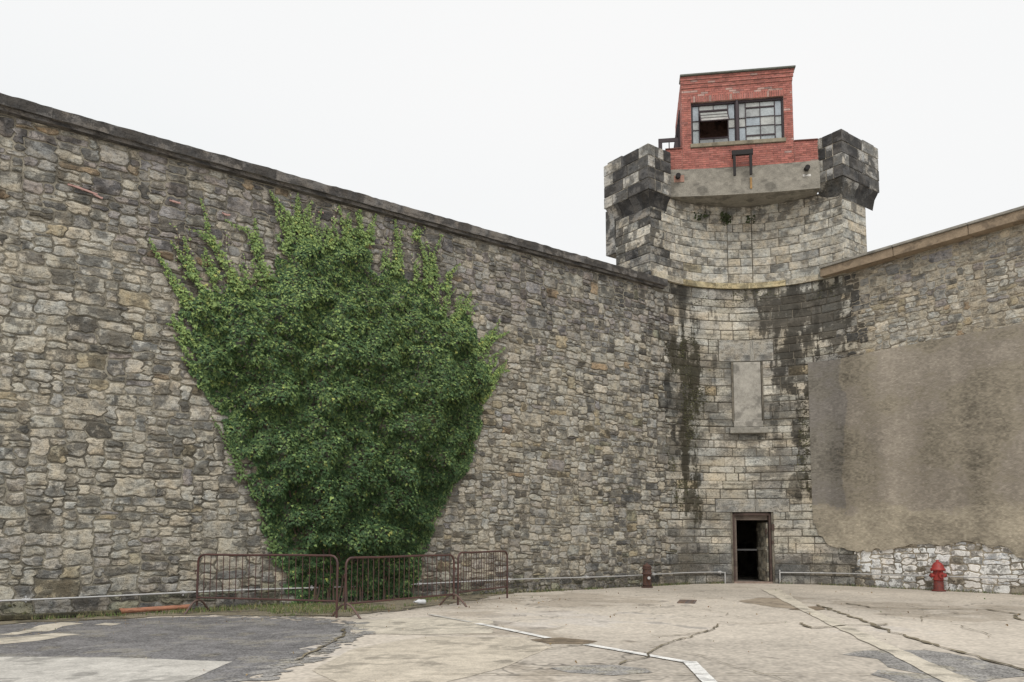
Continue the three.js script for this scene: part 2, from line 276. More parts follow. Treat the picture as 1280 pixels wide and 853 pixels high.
// ------------------------------------------------------------------ ground
{
  const N = 2048, coarse = field(N, 6, 6, 21, 1, 1, 0.55), mid = field(N, 60, 4, 22), fine = field(N, 520, 1, 23), grit = field(N, 1024, 1, 24), net = field(N, 9, 6, 25, 1, 1, 0.55), wet = field(N, 10, 5, 26, 1, 1, 0.55);
  const t = tex(N, (k) => {
    let v = 0.53 + 0.44 * (coarse[k] - 0.5) + 0.14 * (mid[k] - 0.5) + 0.13 * (fine[k] - 0.5) + 0.2 * (grit[k] - 0.5);
    const d = ss(0.56, 0.66, coarse[k] * 0.7 + mid[k] * 0.3), g = ss(0.6, 0.7, mid[k] * 0.3 + coarse[k] * 0.7);
    v *= 1 - 0.16 * d; v *= 1 + 0.08 * g;
    const ck = ss(0.0052, 0.002, Math.abs(net[k] - 0.5)) * ss(0.42, 0.5, wet[k]), br = ss(0.57, 0.63, wet[k] * 0.75 + mid[k] * 0.25), sp = ss(0.74, 0.8, mid[k]);
    v *= (1 - 0.5 * ck) * (1 - 0.24 * br) * (1 - 0.3 * sp);
    return [v * (1.04 + 0.01 * br), v * (0.945 + 0.02 * d - 0.015 * br), v * (0.815 + 0.06 * d - 0.04 * br)];
  });
  const bump = tex(N, (k) => { const h = 0.35 * mid[k] + 0.65 * fine[k]; return [h, h, h]; }, false);
  const g = new THREE.PlaneGeometry(160, 160, 2, 2); g.rotateX(-Math.PI / 2); g.translate(-20, 0, 20);
  const p = g.attributes.position, uv = g.attributes.uv; for (let i = 0; i < p.count; i++) uv.setXY(i, p.getX(i) / 30, p.getZ(i) / 30);
  struct('ground', g, new THREE.MeshStandardMaterial({ map: t, bumpMap: bump, bumpScale: 0.004, roughness: 0.95, color: new THREE.Color(0.98, 0.97, 0.96) }), 'worn tan concrete yard paving');
}
const asphMat = std({ map: T.asph, bumpMap: T.grain, bumpScale: 0.012, color: new THREE.Color(0.28, 0.272, 0.268) }, false);
const asphMat2 = std({ map: T.asph, bumpMap: T.grain, bumpScale: 0.012, color: new THREE.Color(0.4, 0.385, 0.36) }, false);
const slabMat = std({ map: rep(T.conc, 1), bumpMap: T.grain, bumpScale: 0.01, color: new THREE.Color(0.64, 0.62, 0.585) }, false);
const tanMat = std({ map: T.conc, bumpMap: T.grain, bumpScale: 0.01, color: new THREE.Color(0.66, 0.595, 0.5) }, false);
const paleMat = std({ map: T.conc, bumpMap: T.grain, bumpScale: 0.01, color: new THREE.Color(0.69, 0.635, 0.54) }, false);
const brownMat = std({ map: T.conc, bumpMap: T.grain, bumpScale: 0.012, color: new THREE.Color(0.26, 0.205, 0.145) }, false);
const dirtMat = std({ map: T.mortar, bumpMap: T.grain, bumpScale: 0.03, color: new THREE.Color(0.3, 0.265, 0.195) }, false);
const crackMat = std({ map: T.mortar, color: new THREE.Color(0.25, 0.215, 0.15) }, false);
const whitePaint = std({ map: rep(T.conc, 2), color: new THREE.Color(0.95, 0.95, 0.94), roughness: 0.7 }, false);
function ragged(pts, amp, step, seed) {
  const out = []; for (let i = 0; i < pts.length; i++) { const [ax, az] = pts[i], [bx, bz] = pts[(i + 1) % pts.length], L = Math.hypot(bx - ax, bz - az), k = Math.max(1, Math.round(L / step));
    for (let q = 0; q < k; q++) { const x = lerp(ax, bx, q / k), z = lerp(az, bz, q / k); out.push([x + (fbm(x * 2.3, z * 2.3, seed, 4) - 0.5) * amp * 2, z + (fbm(x * 2.3 + 9, z * 2.3, seed + 5, 4) - 0.5) * amp * 2]); } } return out;
}
function sheet(pts, y) { const g = new THREE.ShapeGeometry(new THREE.Shape(pts.map(([x, z]) => new THREE.Vector2(x, -z)))); g.rotateX(-Math.PI / 2); g.translate(0, y, 0); const p = g.attributes.position, uv = g.attributes.uv; for (let i = 0; i < p.count; i++) uv.setXY(i, p.getX(i) / 2.5, p.getZ(i) / 2.5); return g; }
struct('asphalt_patch', sheet(ragged([[-27, 0.9], [-19.9, 0.95], [-17.9, 1.35], [-16.6, 2.75], [-16.1, 4.0], [-16.75, 5.6], [-17.5, 6.3], [-18.2, 7.25], [-18.75, 7.75], [-19.3, 8.5], [-20.3, 9.3], [-27, 8.0]], 0.26, 0.07, 3), 0.004), asphMat, 'dark worn asphalt strip beside the long wall');
{ // crumbled edge: loose bits of asphalt round its right-hand side
  const r = rng(321), gs = [], E = [[-17.9, 1.35], [-16.6, 2.75], [-16.1, 4.0], [-16.75, 5.6], [-17.5, 6.3], [-18.2, 7.25], [-18.75, 7.75], [-19.3, 8.5]];
  for (let i = 0; i < 240; i++) { const k = Math.floor(r() * 7), f = r(), x = lerp(E[k][0], E[k + 1][0], f) + (r() - 0.3) * 0.5 * r() + 0.1, z = lerp(E[k][1], E[k + 1][1], f) + (r() - 0.5) * 0.5, q = 0.02 + r() * r() * 0.13, n = 7, p = []; for (let j = 0; j < n; j++) { const a = j / n * 6.283, w = q * (0.5 + r() * 0.8); p.push([x + Math.cos(a) * w * 1.4, z + Math.sin(a) * w]); } gs.push(sheet(p, 0.0065 + (i % 20) * 0.00005)); }
  struct('asphalt_crumbs', mergeGeometries(gs), asphMat2, 'crumbled bits of asphalt along the edge of the dark strip', 'stuff');
}
struct('concrete_slab', sheet(ragged([[-27, 0.95], [-22.5, 3.62], [-20.93, 5.09], [-19.82, 6.02], [-18.88, 7.1], [-19.28, 7.62], [-19.66, 8.15], [-20.6, 9.6], [-27, 11.5]], 0.03, 0.15, 4), 0.008), slabMat, 'pale smooth concrete slab at the near left');
[[[-21.4, 3.5], [-20.76, 3.08], [-20.1, 2.85], [-19.78, 3.25], [-20.3, 3.6], [-20.9, 3.9]], [[-20.5, 2.35], [-20.1, 1.5], [-19.75, 1.2], [-19.5, 1.6], [-19.85, 1.9], [-20.1, 2.5]], [[-20.75, 2.6], [-20.5, 2.3], [-20.35, 2.5], [-20.6, 2.75]], [[-19.4, 1.95], [-19.2, 1.75], [-19.0, 2.0], [-19.2, 2.2]]].forEach((p, i) => struct('worn_patch', sheet(ragged(p, 0.1, 0.08, 11 + i), 0.008), paleMat, 'bare pale concrete showing through the asphalt'));
// paler and darker repair patches in the yard
struct('repair_patch', sheet(ragged([[-15.9, 3.8], [-14.4, 4.0], [-13.9, 5.2], [-15.0, 6.6], [-16.1, 6.1], [-16.5, 5.4]], 0.12, 0.12, 31), 0.004), paleMat, 'pale cracked concrete patch by the barriers');
struct('repair_patch', sheet(ragged([[-17.3, 6.9], [-15.9, 6.4], [-14.9, 7.3], [-15.2, 8.3], [-16.9, 9.4], [-18.6, 9.9], [-18.4, 8.2]], 0.08, 0.12, 32), 0.004), tanMat, 'tan concrete patch at the near middle');
struct('repair_patch', sheet(ragged([[-16.28, 9.55], [-15.95, 9.62], [-15.64, 9.8], [-15.5, 10.2], [-15.6, 10.42], [-16.05, 10.32], [-16.3, 9.9]], 0.05, 0.06, 33), 0.004), asphMat2, 'small grey asphalt repair near the white line');
struct('repair_patch', sheet(ragged([[-12.85, 10.85], [-12.3, 10.85], [-11.7, 11.3], [-11.9, 12.0], [-12.6, 12.9], [-13.6, 12.6], [-13.3, 11.7], [-12.9, 11.35]], 0.09, 0.06, 34), 0.004), asphMat2, 'grey asphalt repair at the near right');
struct('repair_patch', sheet(ragged([[-13.9, 11.8], [-13.6, 11.75], [-13.4, 12.3], [-13.9, 12.9], [-14.3, 12.6]], 0.06, 0.06, 35), 0.004), asphMat2, 'dark repair at the bottom edge on the right');
struct('repair_patch', sheet(ragged([[-14.95, 7.5], [-14.5, 7.6], [-14.35, 8.2], [-14.7, 8.35], [-15.05, 8.0]], 0.07, 0.06, 36), 0.004), brownMat, 'brown dirt patch breaking the white line');
struct('repair_patch', sheet(ragged([[-7.2, 5.0], [-5.9, 4.7], [-5.6, 5.2], [-7.3, 6.5], [-7.9, 7.0], [-7.8, 6.1]], 0.1, 0.1, 37), 0.004), std({ map: T.conc, color: new THREE.Color(0.4, 0.335, 0.26) }, false), 'brown stained paving in front of the door');
struct('repair_patch', sheet(ragged([[-8.1, 6.9], [-7.4, 6.75], [-7.0, 6.9], [-7.5, 7.35], [-8.0, 7.4]], 0.06, 0.08, 39), 0.008), brownMat, 'rusty brown patch on the paving');
struct('concrete_strip', sheet(ragged([[-3.5, 2.95], [-3.1, 3.25], [-7.0, 6.55], [-9.15, 8.5], [-12.2, 11.4], [-13.6, 12.75], [-14.3, 13.4], [-14.5, 13.2], [-13.78, 12.5], [-12.35, 11.2], [-9.3, 8.3]], 0.05, 0.15, 38), 0.012), paleMat, 'pale concrete strip running from the door');
function line(pts, w, y, seed, jag, name, mat, label) {
  const c = []; for (let i = 0; i < pts.length - 1; i++) { const L = Math.hypot(pts[i + 1][0] - pts[i][0], pts[i + 1][1] - pts[i][1]), k = Math.max(1, Math.round(L / 0.09)); for (let q = 0; q < k; q++) c.push([lerp(pts[i][0], pts[i + 1][0], q / k), lerp(pts[i][1], pts[i + 1][1], q / k)]); } c.push(pts[pts.length - 1]);
  const A = [], B = []; c.forEach(([x, z], i) => { const p = c[Math.max(0, i - 1)], n = c[Math.min(c.length - 1, i + 1)], L = Math.hypot(n[0] - p[0], n[1] - p[1]), nx = -(n[1] - p[1]) / L, nz = (n[0] - p[0]) / L, o = (fbm(x * 3, z * 3, seed, 3) - 0.5) * jag * 2, e = jag ? w * (0.25 + 1.3 * noise2(i * 0.4, seed, 3)) : w * (0.95 + 0.1 * hash(i, seed)); A.push([x + nx * (o + e / 2), z + nz * (o + e / 2)]); B.push([x + nx * (o - e / 2), z + nz * (o - e / 2)]); });
  return struct(name, sheet([...A, ...B.reverse()], y), mat, label);
}
const fadedPaint = std({ map: rep(T.conc, 2), color: new THREE.Color(0.68, 0.66, 0.62), roughness: 0.8 }, false);
line([[-14.24, 3.65], [-14.38, 5.2]], 0.09, 0.012, 51, 0, 'painted_line', fadedPaint, 'faded start of the white painted line by the barriers');
line([[-14.41, 5.45], [-14.54, 6.55], [-14.69, 7.6]], 0.12, 0.012, 54, 0, 'painted_line', whitePaint, 'white painted line running out from the barriers');
line([[-14.71, 8.4], [-14.82, 10.26]], 0.12, 0.012, 52, 0, 'painted_line', whitePaint, 'white painted line crossing the yard');
line([[-14.78, 10.2], [-15.6, 11.15], [-16.4, 12.1]], 0.15, 0.016, 53, 0, 'painted_line', whitePaint, 'white painted line turning toward the near edge');
const CR = 'narrow dirt filled crack in the yard paving';
[[[[-6.77, 6.66], [-8.31, 8.28], [-10.12, 9.98], [-11.01, 11.01], [-12.34, 12.66], [-13, 13.4]], 0.085, 0.12], [[[-5.87, 6.83], [-6.39, 7.66], [-5.79, 8.77], [-4.98, 9.16], [-5.6, 10.0], [-6.67, 10.38], [-7.2, 11.4]], 0.08, 0.12], [[[-13.4, 8.3], [-13.13, 8.45], [-12.64, 8.47], [-12.18, 8.31], [-11.22, 7.77], [-10.8, 8.23], [-10.2, 8.3]], 0.035, 0.1], [[[-12.18, 8.31], [-13.1, 8.7], [-13.98, 9.08], [-14.8, 9.6], [-15.54, 9.86]], 0.03, 0.09], [[[-14.17, 9.0], [-14.3, 9.9], [-14.84, 11.27], [-15.1, 12]], 0.016, 0.08], [[[-17.6, 9.1], [-16.88, 9.69], [-14.93, 11.15], [-13.24, 12.41]], 0.02, 0.02], [[[-10.18, 8.55], [-10.64, 9.06], [-9.89, 9.21], [-9.2, 9.5]], 0.07, 0.1], [[[-16.5, 5.6], [-15.4, 6.6], [-14.7, 6.8], [-13.6, 6.7]], 0.02, 0.12], [[[-17.5, 6.9], [-16.6, 8.1], [-15.6, 8.5], [-14.7, 8.4]], 0.02, 0.12], [[[-18.3, 7.45], [-17.3, 6.3], [-16.9, 5.7], [-16.5, 4.9]], 0.05, 0.1], [[[-13.9, 5.2], [-12.2, 5.7], [-10.6, 5.5], [-9.2, 6.2]], 0.018, 0.15], [[[-12.0, 4.2], [-10.2, 5.0], [-8.6, 5.7], [-7.4, 6.6]], 0.02, 0.15], [[[-9.7, 3.0], [-9.0, 4.4], [-9.4, 6.0], [-10.4, 7.8]], 0.016, 0.15], [[[-8.4, 9.6], [-7.3, 9.2], [-6.2, 9.6]], 0.03, 0.12], [[[-9.5, 11.2], [-8.6, 10.4], [-7.6, 10.5]], 0.02, 0.12], [[[-4.6, 6.0], [-3.6, 6.9], [-3.9, 8.2]], 0.04, 0.12]].forEach(([p, w, j], i) => line(p, w * 0.75, 0.0165 + i * 0.0004, 60 + i, j, 'crack', crackMat, CR));
// earth strip against the foot of the long wall
struct('earth_strip', sheet(ragged([[-27, -0.1], [-9.5, -0.1], [-9.6, 0.25], [-11, 0.7], [-12.2, 1.6], [-13.3, 2.2], [-15.6, 3.0], [-16.3, 2.4], [-17.4, 1.3], [-19, 1.05], [-27, 1.05]], 0.3, 0.1, 41), 0.0105), dirtMat, 'mossy earth strip along the foot of the wall');

// the tower's lower face: one weathering map over the whole face (moss streaks, soot, damp), grain continuous across the joints
const TW = 7.2, TH = 9.4;
{
  const W = 1024, Hh = 2048, st = field(1024, 20, 4, 901, 1.6, 0.22, 0.6), sp = field(1024, 40, 4, 902, 1, 1, 0.6), wide = field(1024, 6, 4, 903);
  const sootP = [[3.8, 9.1], [4.2, 7.9], [4.75, 7.7], [4.75, 6.5], [5.05, 5.5], [5.5, 5.6], [5.5, 7], [6.75, 6.4], [6.9, 9.25], [5, 9.3]];
  const base = stoneFn(0.505, 0.565, 0.55, 1);
  T.tower = tex(W, (k, x, y) => {
    const s = x / W * TW, h = y / Hh * TH, q = (y & 1023) * 1024 + (x & 1023), q2 = ((y * 5 >> 3) & 1023) * 1024 + ((x * 7 >> 3) & 1023), c = base(q);
    const n = 0.5 * st[q] + 0.3 * sp[q2] + 0.2 * F.fine[q], sc = 1.5 + 0.22 * Math.sin(h * 1.3) - 0.5 * Math.exp(-(((h - 6.9) / 0.5) ** 2));
    const wd = 0.4 + 0.35 * Math.exp(-(((h - 6.8) / 0.9) ** 2));
    let moss = h > 1.6 && h < 8.2 ? Math.exp(-(((s - sc) / wd) ** 2)) * ss(1.6, 2.6, h) * ss(8.2, 7.3, h) : 0;
    moss = Math.max(moss, 0.9 * Math.exp(-(((s - 5.22) / 0.17) ** 2)) * ss(1.9, 2.6, h) * ss(6.2, 5.4, h));
    moss = ss(0.5, 0.64, moss * 0.5 + (n - 0.5) * 2.1 + (F.low[q2] - 0.5) * 0.8 + 0.21) * ss(0.02, 0.2, moss);
    let soot = s > 3.5 && h > 5.2 ? edgeDist(s, h, sootP) * (inPoly(s, h, sootP) ? 1 : -1) : -1; soot = soot > -0.6 ? ss(0.46, 0.62, 0.52 + soot * 0.42 + (n - 0.5) * 2.2 + (F.low[q2] - 0.5) * 0.9) : 0;
    const run = ss(0.6, 0.68, st[q] * 0.75 + sp[q2] * 0.25 + (h > 4.5 ? 0.07 : 0.0)) * 0.5, damp = h < 1.25 ? ss(0.5, 0.58, 0.95 - h * 0.5 + (wide[q] - 0.5) * 0.8 + (sp[q2] - 0.5) * 0.5) * 0.2 : 0;
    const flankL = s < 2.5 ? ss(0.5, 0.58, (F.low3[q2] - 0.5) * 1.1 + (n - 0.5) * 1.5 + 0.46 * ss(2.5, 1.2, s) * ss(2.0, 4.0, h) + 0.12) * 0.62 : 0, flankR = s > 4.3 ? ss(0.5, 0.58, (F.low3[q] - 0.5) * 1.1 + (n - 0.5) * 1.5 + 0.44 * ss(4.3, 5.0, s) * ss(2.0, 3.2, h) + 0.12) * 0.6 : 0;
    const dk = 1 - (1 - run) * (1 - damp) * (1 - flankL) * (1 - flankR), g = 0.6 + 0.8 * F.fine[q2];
    const o = c.map((v) => v * (1 - dk)), mix = (a, m) => { for (let i = 0; i < 3; i++) o[i] = lerp(o[i], a[i] * g, m); };
    mix([0.095, 0.092, 0.088], soot * 0.84); mix([0.075, 0.07, 0.05], moss * 0.88); return o;
  }, true, Hh);
  M_.T = std({ map: T.tower, bumpMap: rep(T.rock, TW / 2.5, TH / 2.5), bumpScale: 0.022 });
}
// tower courses, and where each begins and ends against the rubble walls
const HS = []; { const r = rng(55); let prev = 0; for (const f of [2.17, 2.58, 4.6, 6.87, 7.56, 9.18]) { const L = f - prev, k = Math.max(1, Math.round(L / (L < 0.5 ? 0.22 : 0.262))); const hh = Array.from({ length: k }, () => 0.7 + r() * 0.6), t = hh.reduce((a, b) => a + b); HS.push(...hh.map((h) => h / t * L)); prev = f; } }
const TOOTH = []; { const r = rng(56); let y = 0; for (const h of HS) { TOOTH.push([y, y + h, 0.05 + r() * 1.0, 6.15 + r() * 0.75]); y += h; } }
const tooth = (y) => TOOTH.find((t) => y < t[1]) ?? TOOTH[TOOTH.length - 1];

// ------------------------------------------------------------------ left wall
const wallL = thing('stone_wall', 'long grey rubble stone wall behind the ivy and the barriers', 'wall');
part(wallL, 'wall_core', box(-27, -4.45, -0.2, 8.9, -1.5, 0), mortarL);
setStones(wallL, rubble(-22.5, 1.07, 0, 8.88, 1234, (a, y) => a > tooth(y)[2]), face, (s, y, r, area) => {
  const nz = fbm(s * 0.5, y * 0.7, 71, 3), top = y > 7.2 + (nz - 0.5) * 2.2, low = y < 0.42, nearTower = s > -2.5;
  let c, m = r() < 0.5 ? 'B' : 'A';
  if (low) { c = pickW(r, [[3, PAL.dark], [1.4, PAL.green], [1, PAL.mid]]); m = 'B'; }
  else if (top) { c = pickW(r, [[4, PAL.mauve], [1.6, PAL.dark], [3.6, PAL.grey], [0.25, PAL.orange], [2, PAL.mid]]); m = r() < 0.7 ? 'B' : 'A'; }
  else if (y < 1.3) c = pickW(r, [[4, PAL.mid], [3, PAL.grey], [0.6, PAL.dark], [2, PAL.warm], [0.5, PAL.ochre]]);
  else c = pickW(r, [[4.4, PAL.light], [3.6, PAL.warm], [3, PAL.mid], [1.2, PAL.grey], [0.5, PAL.ochre], [0.1, PAL.orange], [0.2, PAL.mauve]]);
  if (nearTower && r() < 0.3) { c = pickW(r, [[0.6, PAL.dark], [0.3, PAL.green], [2, PAL.grey]]); m = 'B'; }
  if (!top && r() < 0.03) m = 'C';
  return { c: tone(c, r, 0.08), m };
}, 501, { dmin: 0.01, dmax: 0.032, stain: drips, seen: (s, y) => !inPoly(s - 4.45, y, IVY) });
{ let x = -27, i = 0; const r = rng(8); while (x < -3.95) { const L = Math.min(2.6 + r() * 1.9, -3.92 - x), e = x + L > -4.3 ? -3.92 - x : L; const dy = (r() - 0.5) * 0.01, g = new THREE.BoxGeometry(e - 0.003, 0.22, 1.95, Math.round(e / 0.09), 3, 6); g.translate(x + e / 2, 9.07 + dy, -0.775 + (r() - 0.5) * 0.02); const p = g.attributes.position; for (let k = 0; k < p.count; k++) { const X = p.getX(k), Y = p.getY(k), Z = p.getZ(k), edge = Z > 0.1 ? 1 : 0.4; p.setY(k, Y + (fbm(X * 5, Y * 9 + Z * 2, 4) - 0.5) * 0.022 - (Z > 0.15 && Y > 9.15 ? 0.008 + 0.016 * noise2(X * 9, 1, 5) : 0)); p.setZ(k, Z + (fbm(X * 5 + 7, Y * 14, 6) - 0.5) * 0.045 * edge); } g.computeVertexNormals(); part(wallL, 'coping_stone', uvMetres(g, 1 / 2.5, i * 0.37), copingMat); x += e; i++; }
  part(wallL, 'coping_bed', box(-27, -3.97, 8.89, 8.965, -1.6, 0.13), copingMat); }
for (const [x, y, l, a] of [[-19.62, 7.83, 0.5, -0.14], [-18.0, 8.02, 0.2, 0.05], [-17.0, 8.0, 0.16, 0], [-14.95, 8.55, 0.12, 0.1], [-19.36, 7.76, 0.16, -0.3]]) { const g = new THREE.BoxGeometry(l, 0.032, 0.02, 6, 1, 1), p = g.attributes.position; for (let k = 0; k < p.count; k++) p.setY(k, p.getY(k) * (0.5 + hash(k, 3)) + (noise2(p.getX(k) * 9, x, 2) - 0.5) * 0.04); g.rotateZ(a); g.translate(x, y, 0.055); part(wallL, 'paint_mark', g, std({ color: new THREE.Color(0.44, 0.275, 0.245) }, false), { label: 'red paint mark on the stone' }); }

// ------------------------------------------------------------------ right wall
const wallR = thing('stone_wall', 'right hand stone wall with brown render panel and whitewashed base', 'wall', [0, 0, 0]);
part(wallR, 'wall_core', box(0, 1.4, -0.2, 9.2, 3.66, 17), mortarR);
const plTop = 6.68, plBot = [[5.33, 1.9], [5.42, 1.72], [5.47, 1.5], [5.62, 1.42], [5.74, 1.24], [6.0, 1.14], [6.68, 0.99], [7.51, 1.09], [8.18, 1.18], [8.72, 1.21], [9.03, 1.15], [9.34, 1.23], [9.67, 1.3], [10.11, 1.18], [10.61, 1.16], [10.78, 0.91], [11.2, 0.8], [12.5, 0.7], [14, 0.9], [20, 0.8]];
const botAt = (s) => { let i = 0; while (i < plBot.length - 2 && plBot[i + 1][0] < s) i++; const [a, b] = [plBot[i], plBot[i + 1]], t = Math.min(1, Math.max(0, (s - a[0]) / (b[0] - a[0]))); return lerp(a[1], b[1], t) + (fbm(s * 5, 1, 88, 4) - 0.5) * 0.17; };
const underPlaster = (s, y) => s > 5.45 && y < plTop - 0.1 && y > botAt(s) + 0.12;
{
  const list = rubble(6.1, 19.8, 0, 9.18, 777, (a, y) => a < tooth(y)[3] || underPlaster(a, y));
  setStones(wallR, list, face, (s, y, r) => {
    if (y < 1.5) { const g = s < 7.3 - y; return { c: g ? tone(pickW(r, [[2, PAL.grey], [2, PAL.dark], [1, PAL.mid]]), r) : r() < 0.88 ? tone([0.97, 0.96, 0.94], r, 0.08) : tone([0.42, 0.38, 0.31], r), m: g ? 'B' : r() < 0.85 ? 'W' : 'A', flat: 0.7 }; }
    const soot = s < 7.0 + (fbm(s * 2, y * 1.5, 31) - 0.5) * 1.4 && y > 6.4;
    if (soot) return { c: tone(pickW(r, [[1, PAL.dark], [3, PAL.grey], [2, PAL.tan]]), r), m: 'C', on: true };
    const top = y > 8.3 + (fbm(s * 0.8, y, 9) - 0.5) * 1.6;
    const c = top ? pickW(r, [[3, PAL.mid], [3, PAL.tan], [2, PAL.grey], [1.4, PAL.mauve], [1, PAL.dark]]) : pickW(r, [[4, PAL.cream], [4, PAL.tan], [4, PAL.light], [1.5, PAL.ochre], [0.7, PAL.orange], [2, PAL.warm], [0.6, PAL.grey], [0.5, PAL.mauve]]);
    return { c: tone(c, r, 0.14), m: r() < 0.88 ? 'A' : 'B', flat: 0.7 };
  }, 601, { dmin: 0.006, dmax: 0.02 });
  // render panel
  const k = 190, s0 = 5.33, s1 = 19.8, P = [], U = [], I = [], rows = 6; const ns = 0.055;
  const V = (s, y, n) => { P.push(...face(s, y, n)); U.push((s - s0) / 12, y / 6.9); return P.length / 3 - 1; };
  let prev; for (let i = 0; i <= k; i++) { const s = lerp(s0, s1, (i / k) ** 1.25), b = i === 0 ? 1.95 : botAt(s), t = plTop + (fbm(s * 3, 2, 5) - 0.5) * 0.05, col = [V(s, b, 0.004)]; for (let q = 0; q <= rows; q++) { const y = lerp(b, t, q / rows); col.push(V(s, y, ns + (fbm(s * 0.9, y * 0.9, 44) - 0.5) * 0.02)); } col.push(V(s, t, 0.004)); if (prev) for (let q = 0; q < col.length - 1; q++) I.push(prev[q], col[q], col[q + 1], prev[q], col[q + 1], prev[q + 1]); if (i === 0) { for (let q = 1; q < rows; q++) { const y = lerp(b, t, q / rows), y2 = lerp(b, t, (q + 1) / rows); const a = V(s, y, 0.0), c = V(s, y2, 0.0); I.push(a, col[q + 1], col[q + 2], a, col[q + 2], c); } } prev = col; }
  let g = new THREE.BufferGeometry(); g.setAttribute('position', new THREE.Float32BufferAttribute(P, 3)); g.setAttribute('uv', new THREE.Float32BufferAttribute(U, 2)); g.setIndex(I); g = toCreasedNormals(g, 0.7);
  const A = field(N1, 10, 6, 301, 1, 0.8, 0.6), B = field(N1, 26, 4, 302, 1.3, 0.09), C = field(N1, 180, 3, 303), Dd = field(N1, 5, 5, 304, 2.5, 0.3), Cr = field(N1, 4, 5, 305, 1.5, 1, 0.6);
  const map = tex(N1, (q, x, y) => {
    const u = x / N1 * 12, v = y / N1 * 6.9;                         // metres from the panel's left edge, height
    let b = 0.292 + 0.4 * (A[q] - 0.5) + 0.1 * (B[q] - 0.5) + 0.22 * (C[q] - 0.5) + 0.16 * (Dd[q] - 0.5);
    const patch = ss(2.2, 2.36, v + (A[q] - 0.5) * 1.6 + (C[q] - 0.5) * 0.2), old = patch * ss(0.44, 0.56, A[q] * 0.8 + C[q] * 0.2), grey = patch * ss(0.5, 0.6, ss(1.4, 0.6, u + (B[q] - 0.5) * 0.9) * 0.7 + (A[q] - 0.5) * 0.9 + 0.12);
    b *= 1 - 0.17 * old; { const cr = Math.abs(Cr[q] - 0.5); b *= 1 - 0.16 * ss(0.005, 0.002, cr) * ss(0.5, 0.6, Dd[q]); } b *= 1 - 0.24 * grey; b *= lerp(1.1, 1, patch); if (C[q] > 0.8) b *= 1.15;
    const w = lerp(1, 0.7, grey);
    return [b * (1 + 0.1 * w), b * (1 - 0.025 * w), b * (1 - 0.24 * w + 0.05 * old)];
  });
  part(wallR, 'render_panel', g, std({ map, bumpMap: rep(T.grain, 5, 3), bumpScale: 0.015, roughness: 0.95 }, false), { label: 'stained brown render panel with ragged lower edge' });
  let z = 3.02, i = 0; const r = rng(12); while (z < 16.9) { const L = 1.9 + r() * 1.2; const a = rbox(1.75, 0.25, L - 0.01, 0.015); a.translate(0.555, 9.325, z + L / 2); part(wallR, 'coping_stone', uvMetres(a, 1 / 2.5, i * 0.3), tanConc); const b = rbox(1.84, 0.075, L - 0.014, 0.015); b.translate(0.555, 9.4895, z + L / 2); part(wallR, 'coping_cap', uvMetres(b, 1 / 2.5, i * 0.2), greyConc); z += L; i++; }
}

// ------------------------------------------------------------------ tower
const tower = thing('guard_tower', 'tall stone corner guard tower with concave face and dark doorway', 'tower');
const arcPts = (a, b, n = 40) => Array.from({ length: n + 1 }, (_, i) => { const p = face(lerp(a, b, i / n), 0, 0); return [p[0], p[2]]; });
const DS0 = 2.95, DS1 = 4.12, dTh = ((DS0 + DS1) / 2 - S1) / R0, inw = [Math.sin(dTh), -Math.cos(dTh)];
const dl = face(DS0, 0, 0), dr = face(DS1, 0, 0), bl = [dl[0] + 2.2 * inw[0], dl[2] + 2.2 * inw[1]], br = [dr[0] + 2.2 * inw[0], dr[2] + 2.2 * inw[1]];
part(tower, 'shaft', extrude([...arcPts(0.002, 6.553), [1.27, 3.65], [1.27, -1.45], [-4.448, -1.45]], 2.2, 11.9), mortarT);
part(tower, 'shaft_base', extrude([...arcPts(0.002, DS0, 20), bl, [bl[0], -1.45], [-4.448, -1.45]], -0.2, 2.199), mortarT);
part(tower, 'shaft_base', extrude([...arcPts(DS1, 6.553, 20), [1.27, 3.65], [1.27, br[1]], br], -0.2, 2.199), mortarT);
function ashlar(s, y, r) {
  const nz = fbm(s * 1.2, y * 1.2, 17);
  if (y > 9.2) { const sooty = y > 11.35 + (nz - 0.5) * 0.5, pier = s < 0.8; if (pier) return { c: tone(r() < 0.5 ? PAL.cream : PAL.dark, r), m: r() < 0.5 ? 'C' : 'B' }; return { c: tone(pickW(r, [[7, PAL.cream], [3, PAL.light], [1, PAL.tan], [0.2, PAL.ochre], [0.4, PAL.grey]]), r, 0.1), m: r() < (s < 2.6 ? 0.4 : 0.15) || sooty ? 'B' : 'A', on: sooty }; }
  const c = y < 0.95 ? pickW(r, [[3, PAL.grey], [2, PAL.mid]]) : pickW(r, [[4, PAL.light], [3, PAL.warm], [2.4, PAL.mid], [2, PAL.cream], [0.5, PAL.grey], [0.15, PAL.ochre]]);
  return { c: tone(c, r, 0.12), m: 'T', on: 'face' };
}
const holes = [[2.9, 4.17, -1, 2.16], [2.4, 4.66, 2.17, 2.58], [3.06, 3.94, 4.6, 6.87], [2.62, 4.33, 6.87, 7.56], [5.36, 6.9, 2.0, 6.58], [5.7, 6.9, 1.4, 6.58]];
